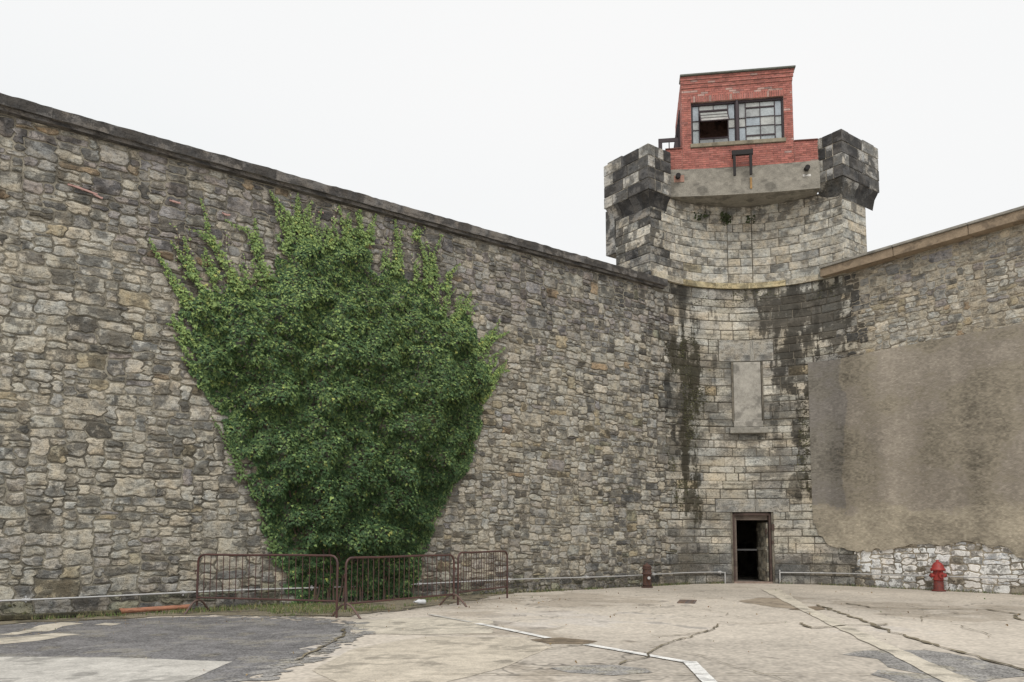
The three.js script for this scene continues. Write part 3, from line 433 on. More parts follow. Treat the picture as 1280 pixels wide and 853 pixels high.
{
  const r = rng(57), low = HS.flatMap((h, i) => courses(TOOTH[i][2], TOOTH[i][3], TOOTH[i][0], [h], 91 + i, 0.36, 1.25, holes, 0.009, 0.016));
  const h2 = []; { let t = 0; const hh = Array.from({ length: 9 }, () => 0.85 + r() * 0.3), S = hh.reduce((a, b) => a + b); hh.forEach((h) => h2.push(h / S * (11.87 - 9.36))); }
  const up = courses(0, 6.55, 9.36, h2, 92, 0.5, 1.35, [[2.99, 3.77, 9, 12]], 0.005, 0.01), mid = courses(3.0, 3.76, 9.36, h2, 93, 0.3, 0.5, [], 0.006, 0.012);
  setStones(tower, [...low, ...up, ...mid], face, ashlar, 701, { flat: true, dmin: 0.01, dmax: 0.032 });
  // ends of the two piers above the walls
  const endSty = (s, y, r) => ({ c: tone(r() < 0.55 ? PAL.cream : r() < 0.5 ? PAL.dark : PAL.black, r), m: r() < 0.5 ? 'C' : 'B' });
  setStones(tower, courses(-1.44, 0.02, 9.1, [0.28, 0.29, 0.27, 0.3, 0.28, 0.29, 0.27, 0.29], 94, 0.4, 1.0, [], 0.006, 0.012), (a, b, n) => [-4.45 - n, b, a], endSty, 702, { flat: true, dmin: 0.012, dmax: 0.025 });
  setStones(tower, courses(-0.02, 1.26, 9.1, [0.3, 0.31, 0.29, 0.31, 0.3, 0.3, 0.3, 0.3], 95, 0.45, 1.0, [], 0.006, 0.012), (a, b, n) => [a, b, 3.65 + n], (s, y, r) => ({ c: tone(pickW(r, [[5, PAL.cream], [2, PAL.light], [1, PAL.tan]]), r), m: r() < 0.35 ? 'B' : 'A' }), 703, { flat: true, dmin: 0.012, dmax: 0.022 });
}
// projecting string course, yellow with lichen
const ledgeMat = std({ map: T.stoneA, bumpMap: T.rock, bumpScale: 0.01, color: new THREE.Color(0.62, 0.53, 0.33) }, false), ledgeMat2 = std({ map: T.stoneA, bumpMap: T.rock, bumpScale: 0.01, color: new THREE.Color(0.62, 0.565, 0.45) }, false);
{ const cuts = [0.05, 1.35, 2.55, 3.6, 4.75, 5.75, 6.6]; for (let i = 0; i < 6; i++) part(tower, 'ledge_stone', pathBlock(cuts[i] + 0.004, cuts[i + 1] - 0.004, 9.19, 9.36, -0.03, 0.09, 0.15, i * 0.3), i < 4 && i > 0 ? ledgeMat : ledgeMat2); }
const lintelMat = std({ map: T.stoneA, bumpMap: T.rock, bumpScale: 0.012, color: new THREE.Color(0.47, 0.45, 0.4) }, false);
part(tower, 'lintel', pathBlock(2.41, 4.65, 2.175, 2.572, -0.03, 0.03, 0.15, 0.3), lintelMat, { label: 'long stone lintel over the doorway' });
part(tower, 'lintel', pathBlock(2.635, 4.315, 6.88, 7.55, -0.03, 0.028, 0.15, 0.9), lintelMat, { label: 'large stone block above the blind window' });
// blind window: slab set in a shallow recess, with a sill
{
  const c = face(3.5, 0, 0), g = new THREE.Group(); g.name = 'blind_window'; g.position.set(c[0], 4.6, c[2]); const th = (3.5 - S1) / R0; g.rotation.y = -th; tower.add(g);
  const slab = rbox(0.84, 1.9, 0.12, 0.02); slab.translate(0, 1.3, 0.0); part(g, 'infill_slab', uvMetres(slab), plaqueConc);
  for (const x of [-0.455, 0.455]) { const j = rbox(0.055, 1.92, 0.14, 0.01); j.translate(x, 1.3, 0.02); part(g, 'jamb', uvMetres(j), mortarT); }
  const s1 = rbox(0.9, 0.2, 0.2, 0.03); s1.translate(0, 0.29, 0.02); part(g, 'upper_sill', uvMetres(s1), plaqueConc);
  const s2 = rbox(1.16, 0.19, 0.3, 0.03); s2.translate(0, 0.09, 0.04); part(g, 'sill', uvMetres(s2), greyConc);
}
// piers: corbel and cap of large blocks. left: (a, n) -> (-a, n); right: (a, n) -> (-n, a)
const blockMats = { d: std({ map: T.stoneB, bumpMap: T.rock, bumpScale: 0.012, color: new THREE.Color(0.13, 0.125, 0.12) }, false), l: std({ map: T.stoneB, bumpMap: T.rock, bumpScale: 0.012, color: new THREE.Color(0.55, 0.53, 0.48) }, false), m: std({ map: T.stoneC, bumpMap: T.rock, bumpScale: 0.012, color: new THREE.Color(0.5, 0.485, 0.45) }, false) };
function pier(left, aEdge, aCap, nBack, nCap, yc, y0, y1, sh, aIn, seed) {
  const pr = new THREE.Group(); pr.name = 'pier_cap'; tower.add(pr); const r = rng(seed);
  const put = (name, a0, a1, b0, b1, n0, n1, mat, tilt = 0) => { const w = left ? a1 - a0 : n1 - n0, d = left ? n1 - n0 : a1 - a0, g = rbox(w, b1 - b0, d, 0.02, 2); if (tilt) g.rotateX(tilt); const ca = (a0 + a1) / 2, cn = (n0 + n1) / 2; g.translate(left ? -ca : -cn, (b0 + b1) / 2, left ? cn : ca); return part(pr, name, uvMetres(g, 1 / 2.5, r() * 3), mat); };
  put('cap_core', aIn, aCap - 0.02, y0 + 0.01, y1 - 0.06, nBack + 0.02, nCap - 0.02, mortarR);
  const H = (y1 - y0) / 4; let tog = seed;
  for (let k = 0; k < 4; k++) {
    const b0 = y0 + k * H + 0.006, b1 = y0 + (k + 1) * H - 0.006; let n = nCap, first = true; const lens = k % 2 ? [0.42, 0.75, 0.9] : [0.85, 0.62, 0.6]; let q = 0;
    while (n > nBack + 0.05) { let L = Math.min(lens[q % 3] * (0.9 + r() * 0.2), n - nBack); if (n - nBack - L < 0.25) L = n - nBack; const mt = r() < (left ? 0.66 : 0.45) ? blockMats.d : r() < 0.5 ? blockMats.l : blockMats.m;
      put('cap_block', aCap - 0.3 + 0.0, aCap + (r() - 0.5) * 0.016, b0, b1, n - L + 0.007, n - 0.0 + (first ? (r() - 0.5) * 0.016 : -0.007), mt); if (first) { const mid = lerp(aIn, aCap - 0.3, k % 2 ? 0.45 : 0.62); put('cap_block', mid + 0.006, aCap - 0.312, b0, b1, n - 0.4, n - 0.004, r() < 0.65 ? blockMats.d : blockMats.m); put('cap_block', aIn, mid - 0.006, b0, b1, n - 0.4, n + 0.003, r() < 0.5 ? blockMats.d : blockMats.l); } n -= L; q++; first = false; tog++; }
  }
  // weathered top stones
  put('top_stone', aCap - 0.75, aCap - 0.08, y1 - 0.05, y1 + 0.1, nBack + 0.1, nBack + 0.75, blockMats.m); put('top_stone', aIn + 0.1, aCap - 0.1, y1 - 0.05, y1 + 0.05, nCap - 0.9, nCap - 0.12, blockMats.l);
  // corbel: three lengths of a hollow moulding
  const prof = [[0, 0], [0.05, 0.12], [0.35, 0.62], [0.8, 0.9], [0.93, 1]];       // outward share, height share
  const nc = [sh, sh + 0.62, sh + 1.2, 9]; const spanTop = nCap - nBack, out = (n0, n1, wrap, mat) => {
    const P = [], I = []; const add = (a, y, n) => { P.push(left ? -a : -n, y, left ? n : a); return P.length / 3 - 1; };
    const rowsV = prof.map(([o, h]) => { const a = lerp(aEdge, aCap - 0.02, o), nF = lerp(0.0, nCap - 0.02, o), y = lerp(yc, y0, h); return wrap ? [add(a, y, n0), add(a, y, nF), add(aIn, y, nF)] : [add(a, y, n0), add(a, y, n1)]; });
    for (let i = 0; i < rowsV.length - 1; i++) for (let j = 0; j < rowsV[i].length - 1; j++) I.push(rowsV[i][j], rowsV[i][j + 1], rowsV[i + 1][j + 1], rowsV[i][j], rowsV[i + 1][j + 1], rowsV[i + 1][j]);
    let g = new THREE.BufferGeometry(); g.setAttribute('position', new THREE.Float32BufferAttribute(P, 3)); g.setIndex(I); g = toCreasedNormals(g, 0.7); part(pr, 'corbel_stone', uvMetres(g, 1 / 2.5, r()), mat);
  };
  out(-0.62, 0, true, left ? blockMats.d : blockMats.m); out(-1.12, -0.628, false, blockMats.d); out(nBack + 0.05, -1.128, false, left ? blockMats.m : blockMats.d);
}
pier(true, 4.45, 4.72, -1.7, 0.24, 11.3, 11.78, 13.2, 0, 3.72, 5);
pier(false, 3.65, 3.88, -1.75, 0.33, 11.55, 12.06, 13.5, 0, 2.95, 8);
part(tower, 'corner_buttress', box(-4.5, -3.4, 10.35, 11.8, -1.85, -1.45, 0.4), blockMats.m);

// diagonal frame of the tower top: t along the face (to the right), d toward the yard
const q2 = Math.SQRT1_2; const tdp = (t, d) => [(t - d) * q2, (t + d) * q2];      // -> x, z
const bandFront = (t) => 2.5 + 0.1 * ((t + 0.33) / 2.25) ** 2;
{
  const pts = []; for (let i = 0; i <= 24; i++) { const t = lerp(-2.62, 1.95, i / 24); pts.push(tdp(t, bandFront(t))); } pts.push(tdp(1.95, 0.2), tdp(-2.62, 0.2));
  part(tower, 'concrete_band', extrude(pts, 11.87, 12.74), bandConc, { label: 'grey concrete band under the brick parapet' });
}
// brickwork: small real bricks, joined per face
const brickMat = std({ bumpMap: T.grain, bumpScale: 0.004, roughness: 0.85, map: rep(T.conc, 1) }), brickMortar = std({ color: new THREE.Color(0.5, 0.33, 0.29), map: T.mortar }, false);
const BC = 0.0675, BL = 0.213;
function brickCol(r, lime) { if (r() < lime) return tone([0.5, 0.33, 0.295], r, 0.12); return tone(pickW(r, [[6, [0.475, 0.175, 0.145]], [3, [0.44, 0.165, 0.135]], [1.2, [0.5, 0.2, 0.165]], [0.2, [0.39, 0.17, 0.15]]]), r, 0.08); }
function brickFace(x0, x1, y0, y1, holesB, seed, lime = () => 0.02, proud = 0.012) { // local x, y; face at z = 0
  const r = rng(seed), gs = []; const add = (a0, a1, b0, b1, c) => { if (a1 - a0 < 0.02) return; const g = new THREE.BoxGeometry(a1 - a0, b1 - b0, 0.05); g.translate((a0 + a1) / 2, (b0 + b1) / 2, proud - 0.025 + (r() - 0.5) * 0.004); uvMetres(g, 1 / 2.5, r() * 3); gs.push(paint(g, c)); };
  const rows = Math.round((y1 - y0) / BC), h = (y1 - y0) / rows;
  for (let j = 0; j < rows; j++) { const b0 = y0 + j * h, b1 = b0 + h; let spans = [[x0, x1]]; for (const [p, q, u, v] of holesB) if (u < b1 - 0.02 && v > b0 + 0.02) spans = spans.flatMap(([a, b]) => (q <= a || p >= b) ? [[a, b]] : [[a, p], [q, b]].filter(([m, n]) => n - m > 0.02));
    for (const [p, q] of spans) { let a = Math.floor((p - (j % 2) * BL / 2) / BL) * BL + (j % 2) * BL / 2; for (; a < q; a += BL) add(Math.max(a, p) + 0.005, Math.min(a + BL, q) - 0.005, b0 + 0.005, b1 - 0.005, brickCol(r, lime((a + BL / 2), (b0 + b1) / 2))); } }
  return mergeGeometries(gs);
}
const stuff = { kind: 'stuff' };
const cabPos = tdp(-0.42, 2.5);
const cabin = thing('guard_cabin', 'red brick guard cabin with steel windows on top of the tower', 'cabin', [cabPos[0], 0, cabPos[1]]);
cabin.rotation.y = -Math.PI / 4;                                    // local x = along the face, local z = toward the yard
const CW = 1.66, CD = 3.0, WX0 = -1.38, WX1 = 1.4, WY0 = 13.56, WY1 = 14.9;
// mortar backing / walls with the window opening
const wallPart = (x0, x1, y0, y1, z0, z1) => box(x0, x1, y0, y1, z0, z1);
const inner = std({ color: new THREE.Color(0.2, 0.19, 0.17) }, false);
part(cabin, 'wall', mergeGeometries([wallPart(-CW, WX0, 12.74, 15.72, -0.25, 0), wallPart(WX1, CW, 12.74, 15.72, -0.25, 0), wallPart(WX0, WX1, 12.74, WY0 - 0.14, -0.25, 0), wallPart(WX0, WX1, WY1, 15.72, -0.25, 0)]), brickMortar);
part(cabin, 'wall', mergeGeometries([wallPart(-CW, -CW + 0.22, 12.74, 13.5, -CD, -0.252), wallPart(-CW, -CW + 0.22, 15.0, 15.72, -CD, -0.252), wallPart(-CW, -CW + 0.22, 13.5, 15.0, -CD, -2.6), wallPart(-CW, -CW + 0.22, 13.5, 15.0, -0.7, -0.252)]), brickMortar);
part(cabin, 'wall', wallPart(CW - 0.22, CW, 12.74, 15.72, -CD, -0.252), brickMortar);
part(cabin, 'wall', wallPart(-CW + 0.221, CW - 0.221, 12.74, 15.72, -CD, -CD + 0.25), brickMortar);
part(cabin, 'floor_slab', wallPart(-CW + 0.23, CW - 0.23, 12.8, 13.0, -CD + 0.26, -0.26), inner);
part(cabin, 'roof', wallPart(-CW + 0.01, CW - 0.01, 15.721, 15.77, -CD, 0.02), steelDark);
const lime = (x, y) => y > 15.1 && y < 15.26 ? (x < 0.1 ? 0.3 : x > 0.6 && x < 1.3 ? 0.3 : 0.04) : x < -1.4 || x > 1.45 ? 0.04 : 0.006;
part(cabin, 'front_bricks', brickFace(-CW, CW, 12.74, 15.36, [[WX0, WX1, WY0 - 0.14, 15.1]], 11, lime), brickMat, stuff);
{ // soldier course over the window
  const r = rng(13), gs = []; for (let x = WX0; x < WX1 - 0.02; x += 0.0695) { const g = new THREE.BoxGeometry(0.055, 0.19, 0.05); g.translate(x + 0.035, 15.0, -0.011 + (r() - 0.5) * 0.005); gs.push(paint(uvMetres(g), brickCol(r, 0.12))); } part(cabin, 'soldier_course', mergeGeometries(gs), brickMat, stuff);
}
for (let k = 0; k < 3; k++) { const y0 = 15.36 + k * 0.12, o = 0.024 * (k + 1); const g = brickFace(-CW - o * 0.6, CW + o, y0, y0 + 0.12, [], 21 + k); g.translate(0, 0, o); part(cabin, 'corbel_course', g, brickMat, stuff); part(cabin, 'corbel_backing', wallPart(-CW - o * 0.6 + 0.004, CW + o - 0.004, y0 + 0.002, y0 + 0.118, 0.001, o + 0.002), brickMortar); }
part(cabin, 'roof_coping', (() => { const g = rbox(2 * CW + 0.15, 0.055, 0.5, 0.012); g.translate(0.03, 15.748, -0.1); return uvMetres(g); })(), std({ map: T.conc, color: new THREE.Color(0.16, 0.17, 0.15) }, false));
{ const g = brickFace(-CD, 0, 12.74, 15.72, [[-2.6, -0.7, 13.5, 15.0]], 31, () => 0.05); g.rotateY(-Math.PI / 2); g.translate(-CW, 0, 0); part(cabin, 'side_bricks', g, brickMat, stuff); }
{ const g = brickFace(0, CD, 12.74, 15.72, [], 32, () => 0.05); g.rotateY(Math.PI / 2); g.translate(CW, 0, 0); part(cabin, 'side_bricks', g, brickMat, stuff); }
part(cabin, 'window_sill', (() => { const g = rbox(2.86, 0.125, 0.24, 0.015); g.translate(0.01, WY0 - 0.072, -0.06); return uvMetres(g); })(), std({ map: T.conc, color: new THREE.Color(0.3, 0.265, 0.2) }, false));
// steel windows
const sash = std({ color: new THREE.Color(0.045, 0.032, 0.038), roughness: 0.7 }, false);
const glassCols = [[0.42, 0.47, 0.5], [0.46, 0.5, 0.51], [0.38, 0.44, 0.5], [0.5, 0.52, 0.51], [0.36, 0.38, 0.39]];
const glassMats = glassCols.map((c) => new THREE.MeshPhysicalMaterial({ color: new THREE.Color(...c), roughness: 0.28, specularIntensity: 1, clearcoat: 0.6, clearcoatRoughness: 0.05, map: rep(T.conc, 0.5), side: THREE.DoubleSide }));
function bar(p, x0, x1, y0, y1, z = -0.12, dz = 0.05) { const g = new THREE.BoxGeometry(x1 - x0, y1 - y0, dz); g.translate((x0 + x1) / 2, (y0 + y1) / 2, z); return part(p, 'glazing_bar', uvMetres(g), sash); }
function pane(p, x0, x1, y0, y1, k, z = -0.125) { const g = new THREE.BoxGeometry(x1 - x0 - 0.02, y1 - y0 - 0.02, 0.008); g.translate((x0 + x1) / 2, (y0 + y1) / 2, z); return part(p, 'pane', uvMetres(g), glassMats[k % 5]); }
function unit(x0, x1, open) {
  const w = new THREE.Group(); w.name = 'window'; cabin.add(w);
  const fr = (a, b, c, d) => { const g = new THREE.BoxGeometry(b - a, d - c, 0.1); g.translate((a + b) / 2, (c + d) / 2, -0.12); part(w, 'frame', uvMetres(g), sash); };
  fr(x0, x0 + 0.045, WY0, WY1); fr(x1 - 0.045, x1, WY0, WY1); fr(x0 + 0.046, x1 - 0.046, WY1 - 0.07, WY1); fr(x0 + 0.046, x1 - 0.046, WY0, WY0 + 0.03);
  const a = x0 + 0.05, b = a + 0.2, d = x1 - 0.05, c = d - 0.2, y0 = WY0 + 0.03, y3 = WY1 - 0.07, ya = y0 + 0.46, yb = y0 + 0.75;
  bar(w, b - 0.014, b + 0.014, y0, y3); bar(w, c - 0.014, c + 0.014, y0, y3);
  let k = open ? 0 : 2; for (const [p, q] of [[a, b], [c, d]]) { for (const yy of [ya, yb]) bar(w, p + 0.015, q - 0.015, yy - 0.01, yy + 0.01); pane(w, p, q, y0, ya, k++); pane(w, p, q, ya, yb, k++); pane(w, p, q, yb, y3, open ? 2 : k++); }
  const m = (b + c) / 2; const yt = y3 - 0.17, yl = y0 + 0.17;
  bar(w, b + 0.015, c - 0.015, yt - 0.02, yt + 0.02); bar(w, b + 0.015, c - 0.015, yl - 0.022, yl + 0.022); bar(w, m - 0.01, m + 0.01, yt + 0.02, y3); bar(w, m - 0.01, m + 0.01, y0, yl - 0.022);
  pane(w, b, m, yt, y3, 3); pane(w, m, c, yt, y3, 1); pane(w, b, m, y0, yl, open ? 4 : 3); pane(w, m, c, y0, yl, open ? 4 : 0);
  if (open) { // hopper pushed open, seen as a tilted sash
    const h = new THREE.Group(); h.name = 'open_vent'; h.position.set(m, yt - 0.07, -0.08); h.rotation.x = -0.68; w.add(h);
    const W = (c - b) / 2 - 0.02; const mk = (x, y, sx, sy) => { const g = new THREE.BoxGeometry(sx, sy, 0.03); g.translate(x, y, 0); return uvMetres(g); };
    part(h, 'vent_sash', mergeGeometries([mk(-W, -0.3, 0.03, 0.6), mk(W, -0.3, 0.03, 0.6), mk(0, 0, 2 * W, 0.03), mk(0, -0.6, 2 * W, 0.03), mk(0, -0.2, 2 * W, 0.02), mk(0, -0.4, 2 * W, 0.02)]), sash);
    for (let i = 0; i < 3; i++) part(h, 'pane', mk(0, -0.1 - i * 0.2, 2 * W - 0.03, 0.17).scale(1, 1, 0.3), glassMats[3]);
  } else { const n = 3; for (let i = 0; i < n; i++) { const p = lerp(yl + 0.022, yt - 0.02, i / n), q = lerp(yl + 0.022, yt - 0.02, (i + 1) / n); pane(w, b, m, p, q, i * 2); pane(w, m, c, p, q, i * 2 + 1); if (i) bar(w, b + 0.015, c - 0.015, p - 0.01, p + 0.01); } bar(w, m - 0.01, m + 0.01, yl + 0.022, yt - 0.02, -0.117); }
}
unit(WX0, 0.0, true); unit(0.03, WX1, false); { const g = new THREE.BoxGeometry(0.07, WY1 - WY0, 0.06); g.translate(0.015, (WY0 + WY1) / 2, -0.04); part(cabin, 'mullion', uvMetres(g), sash); }
// parapet wings beside the cabin
for (const [x0, x1, o, seed] of [[-2.19, -CW - 0.004, 0.03, 41], [CW + 0.004, 2.36, 0.02, 42]]) { const g = brickFace(x0, x1, 12.74, 13.41, [], seed); g.translate(0, 0, o); part(cabin, 'parapet_bricks', g, brickMat, stuff); part(cabin, 'parapet', wallPart(x0, x1, 12.742, 13.41, -0.3, o), brickMortar); const cp = rbox(x1 - x0, 0.035, 0.36, 0.01); cp.translate((x0 + x1) / 2, 13.429, -0.13 + o); part(cabin, 'parapet_coping', uvMetres(cp), std({ map: T.conc, color: new THREE.Color(0.2, 0.09, 0.075) }, false)); }
{ // open steel sash standing off the left side of the cabin, and the dark side window frame
  const w = new THREE.Group(); w.name = 'side_sash'; w.position.set(-CW, 13.45, -0.35); cabin.add(w);
  const mk = (a, b, c, d, z = 0) => { const g = new THREE.BoxGeometry(b - a, d - c, 0.05); g.translate((a + b) / 2, (c + d) / 2, z); return uvMetres(g); };
  part(w, 'frame', mk(-0.72, -0.6, 0.0, 0.5), sash); part(w, 'frame', mk(-0.72, -0.12, 0.4, 0.52, 0.004), sash); part(w, 'frame', mk(-0.2, -0.1, 0.0, 0.5), sash); part(w, 'glazing_bar', mk(-0.4, -0.37, 0, 0.4), sash);
  const f = new THREE.Group(); f.name = 'side_window'; f.position.set(-CW - 0.01, 0, 0); cabin.add(f);
  const mz = (z0, z1, y0, y1, x = 0) => { const g = new THREE.BoxGeometry(0.07, y1 - y0, z1 - z0); g.translate(x, (y0 + y1) / 2, (z0 + z1) / 2); return uvMetres(g); };
  part(f, 'frame', mz(-2.62, -0.68, 13.44, 13.5), sash); part(f, 'frame', mz(-2.62, -0.68, 15.0, 15.06), sash); for (const z of [-2.62, -2.0, -1.32, -0.74]) part(f, 'frame', mz(z, z + 0.06, 13.5, 15.0), sash);
  const s = mz(-0.31, 0.31, -0.72, 0.72); s.rotateZ(-0.14); s.translate(-0.13, 14.22, -1.66); part(f, 'open_leaf', s, sash);
}
// drain spouts and the iron bracket on the band
for (const [t, y] of [[-2.24, 12.5], [1.57, 12.5]]) { const lx = t + 0.42, z = bandFront(t) - 2.5; part(cabin, 'drain_spout', capRod([lx, y, z - 0.05], [lx, y - 0.03, z + 0.2], 0.075, 14), steelDark); const g = lx < 0 ? rbox(0.34, 0.22, 0.012, 0.004) : rbox(0.26, 0.07, 0.012, 0.004); g.translate(lx + 0.02, lx < 0 ? y - 0.06 : y - 0.2, z + 0.004); part(cabin, 'patch_plate', uvMetres(g), lx < 0 ? std({ map: T.conc, color: new THREE.Color(0.42, 0.25, 0.2) }, false) : std({ map: T.stoneW, color: new THREE.Color(0.8, 0.78, 0.74) }, false)); }
{ const b = new THREE.Group(); b.name = 'lamp_bracket'; b.position.set(0.1, 12.35, 0.02); cabin.add(b); const mk = (x, y, z, sx, sy, sz) => { const g = new THREE.BoxGeometry(sx, sy, sz); g.translate(x, y, z); return uvMetres(g); };
  part(b, 'upright', mk(-0.24, 0.36, 0.24, 0.075, 0.72, 0.07), steelDark); part(b, 'upright', mk(0.24, 0.36, 0.24, 0.075, 0.72, 0.07), steelDark); part(b, 'cross_bar', mk(0, 0.705, 0.24, 0.62, 0.14, 0.1), steelDark); for (const x of [-0.26, 0.26]) part(b, 'wall_arm', mk(x, 0.68, 0.1, 0.05, 0.05, 0.24), steelDark);
  part(b, 'stay_wire', rod([-0.2, 0.74, 0.2], [-0.36, 0.92, 0.0], 0.008, 5), steelDark); part(b, 'stay_wire', rod([0.2, 0.74, 0.2], [0.34, 0.94, 0.0], 0.008, 5), steelDark); part(b, 'insulator', new THREE.SphereGeometry(0.03, 8, 6).translate(0, 0.77, 0.24), galv);
  part(b, 'rust_stain', mk(0.27, -0.16, 0.002, 0.06, 0.36, 0.008), std({ map: T.conc, color: new THREE.Color(0.46, 0.28, 0.12) }, false)); }

// ------------------------------------------------------------------ doorway
{
  const c = face((DS0 + DS1) / 2, 0, 0), d = thing('doorway', 'rusty framed dark doorway with its door standing open inward', 'door', [c[0], 0, c[2]]); d.rotation.y = -dTh;
  const mk = (x0, x1, y0, y1, z0, z1) => box(x0, x1, y0, y1, z0, z1); const fr = std({ map: T.conc, color: new THREE.Color(0.1, 0.066, 0.056), roughness: 0.85 }, false), woodD = std({ map: T.conc, color: new THREE.Color(0.2, 0.16, 0.135), roughness: 0.9 }, false);
  part(d, 'frame', mk(-0.575, -0.515, 0.0, 2.13, -0.16, 0.0), fr); part(d, 'frame', mk(0.515, 0.575, 0.0, 2.13, -0.16, 0.0), fr); part(d, 'frame', mk(-0.514, 0.514, 2.07, 2.15, -0.16, 0.005), fr);
  part(d, 'jamb', mk(-0.513, -0.45, 0.05, 2.069, -0.3, -0.06), woodD); part(d, 'header', mk(-0.449, 0.498, 1.93, 2.069, -0.3, -0.09), woodD); part(d, 'threshold', mk(-0.57, 0.57, 0.0, 0.05, -0.3, 0.06), std({ map: T.conc, color: new THREE.Color(0.34, 0.26, 0.22) }, false));
  const lf = new THREE.Group(); lf.name = 'door_leaf'; lf.position.set(0.49, 0, -0.16); lf.rotation.y = -1.47; d.add(lf);
  const leaf = rbox(0.92, 1.8, 0.05, 0.01); leaf.translate(-0.46, 0.96, 0); const lm = std({ map: T.stoneB, color: new THREE.Color(0.62, 0.58, 0.47), roughness: 0.7 }, false); part(lf, 'panel', uvMetres(leaf, 1 / 1.2), lm);
  for (const y of [0.4, 1.05, 1.65]) { const g = new THREE.BoxGeometry(0.9, 0.09, 0.03); g.translate(-0.46, y, 0.042); part(lf, 'rail', uvMetres(g), lm); }
  part(lf, 'hinge', capRod([0.0, 1.5, 0.03], [0.0, 1.68, 0.03], 0.03), fr); part(d, 'gate_bar', mk(-0.44, 0.2, 0.99, 1.04, -0.36, -0.32), std({ color: new THREE.Color(0.07, 0.07, 0.07) }, false));
  // the guard room that the passage leads into
  part(d, 'room_wall', mk(-2.3, -0.6, 0, 2.4, -2.5, -2.2), mortarT); part(d, 'room_wall', mk(0.6, 2.3, 0, 2.4, -2.5, -2.2), mortarT); part(d, 'room_wall', mk(-2.3, -2.0, 0, 2.4, -6.8, -2.501), mortarT); part(d, 'room_wall', mk(2.0, 2.3, 0, 2.4, -6.8, -2.501), mortarT); part(d, 'room_wall', mk(-2, 2, 0, 2.4, -6.8, -6.5), mortarT); part(d, 'room_ceiling', mk(-2.3, 2.3, 2.19, 2.45, -6.8, -2.2), mortarT);
  part(d, 'lock_box', mk(0.576, 0.66, 1.62, 1.8, -0.02, 0.09), fr); part(d, 'staple', mk(0.576, 0.63, 1.2, 1.3, -0.02, 0.07), fr);
}
// moss and weeds on the tower and along the walls
const leafGeo = (() => { const p = [[0, 0, 0], [0.34, -0.05, 0.03], [0.5, 0.32, -0.02], [0.22, 0.5, 0.03], [0, 1, -0.1], [-0.22, 0.5, 0.03], [-0.5, 0.32, -0.02], [-0.34, -0.05, 0.03], [0, 0.38, 0.08]]; const g = new THREE.BufferGeometry(); g.setAttribute('position', new THREE.Float32BufferAttribute(p.flat(), 3)); g.setIndex([8, 0, 1, 8, 1, 2, 8, 2, 3, 8, 3, 4, 8, 4, 5, 8, 5, 6, 8, 6, 7, 8, 7, 0]); g.computeVertexNormals(); return g; })();
function instanced(name, geo, mat, list, extra, parent = scene) { const m = new THREE.InstancedMesh(geo, mat, list.length); const o = new THREE.Object3D(), c = new THREE.Color(); list.forEach((q, i) => { o.position.set(...q.p); if (q.q) o.quaternion.copy(q.q); else o.rotation.set(...(q.r ?? [0, 0, 0])); if (Array.isArray(q.s)) o.scale.set(...q.s); else o.scale.setScalar(q.s); o.updateMatrix(); m.setMatrixAt(i, o.matrix); m.setColorAt(i, c.setRGB(...q.c)); }); m.name = parent === scene ? numbered(name) : name; m.castShadow = m.receiveShadow = true; Object.assign(m.userData, extra); parent.add(m); return m; }
{
  const r = rng(71), L = []; const g0 = new THREE.IcosahedronGeometry(1, 1), gp = g0.attributes.position; for (let i = 0; i < gp.count; i++) { const k = 0.75 + 0.5 * hash(Math.round(gp.getX(i) * 50), Math.round(gp.getY(i) * 50), Math.round(gp.getZ(i) * 50)); gp.setXYZ(i, gp.getX(i) * k, gp.getY(i) * k, gp.getZ(i) * k); } g0.computeVertexNormals();
  const add = (s, y, a) => { const p = face(s, y, 0.018), th = s < S1 ? 0 : Math.min(Math.PI / 2, (s - S1) / R0), k = 0.006 + r() * r() * 0.014; L.push({ p, r: [0, -th, 0], s: [k * (0.9 + 1.5 * r()), k * (0.6 + r() * 0.6), 0.008 + r() * 0.012], c: tone(a ? [0.075, 0.072, 0.045] : [0.12, 0.12, 0.06], r, 0.4) }); };
  for (let i = 0; i < 5000; i++) { const y = 2.1 + r() * 5.7, s = 1.45 + 0.25 * Math.sin(y * 1.3) + (r() + r() + r() - 1.5) * 0.6; if (fbm(s * 2.5, y * 1.4, 5) > 0.5) add(s, y, r() < 0.7); }
  for (let i = 0; i < 700; i++) { const y = 6.2 + r() * 1.4, s = 0.9 + (r() + r() - 1) * 0.9; if (fbm(s * 2.2, y * 2, 6) > 0.52) add(s, y, true); }
  for (let i = 0; i < 900; i++) { const y = 2.3 + r() * 3, s = 5.15 + (r() + r() - 1) * 0.25; if (fbm(s * 3, y * 2, 7) > 0.5) add(s, y, r() < 0.7); }
  for (let i = 0; i < 900; i++) { const s = 0.3 + r() * 6, y = 8.6 + r() * 0.6; if (fbm(s * 1.5, y * 3, 8) > 0.58) add(s, y, r() < 0.5); }
  for (let i = 0; i < 1500; i++) { const s = -16 + r() * 18.6, y = r() * r() * 0.35; if (fbm(s * 1.2, y, 9) > 0.5) add(s, y, r() < 0.35); }
  instanced('moss', g0, std({ roughness: 1 }, false), L, { kind: 'stuff', label: 'dark moss clumps growing in the wall joints', category: 'moss' });
}

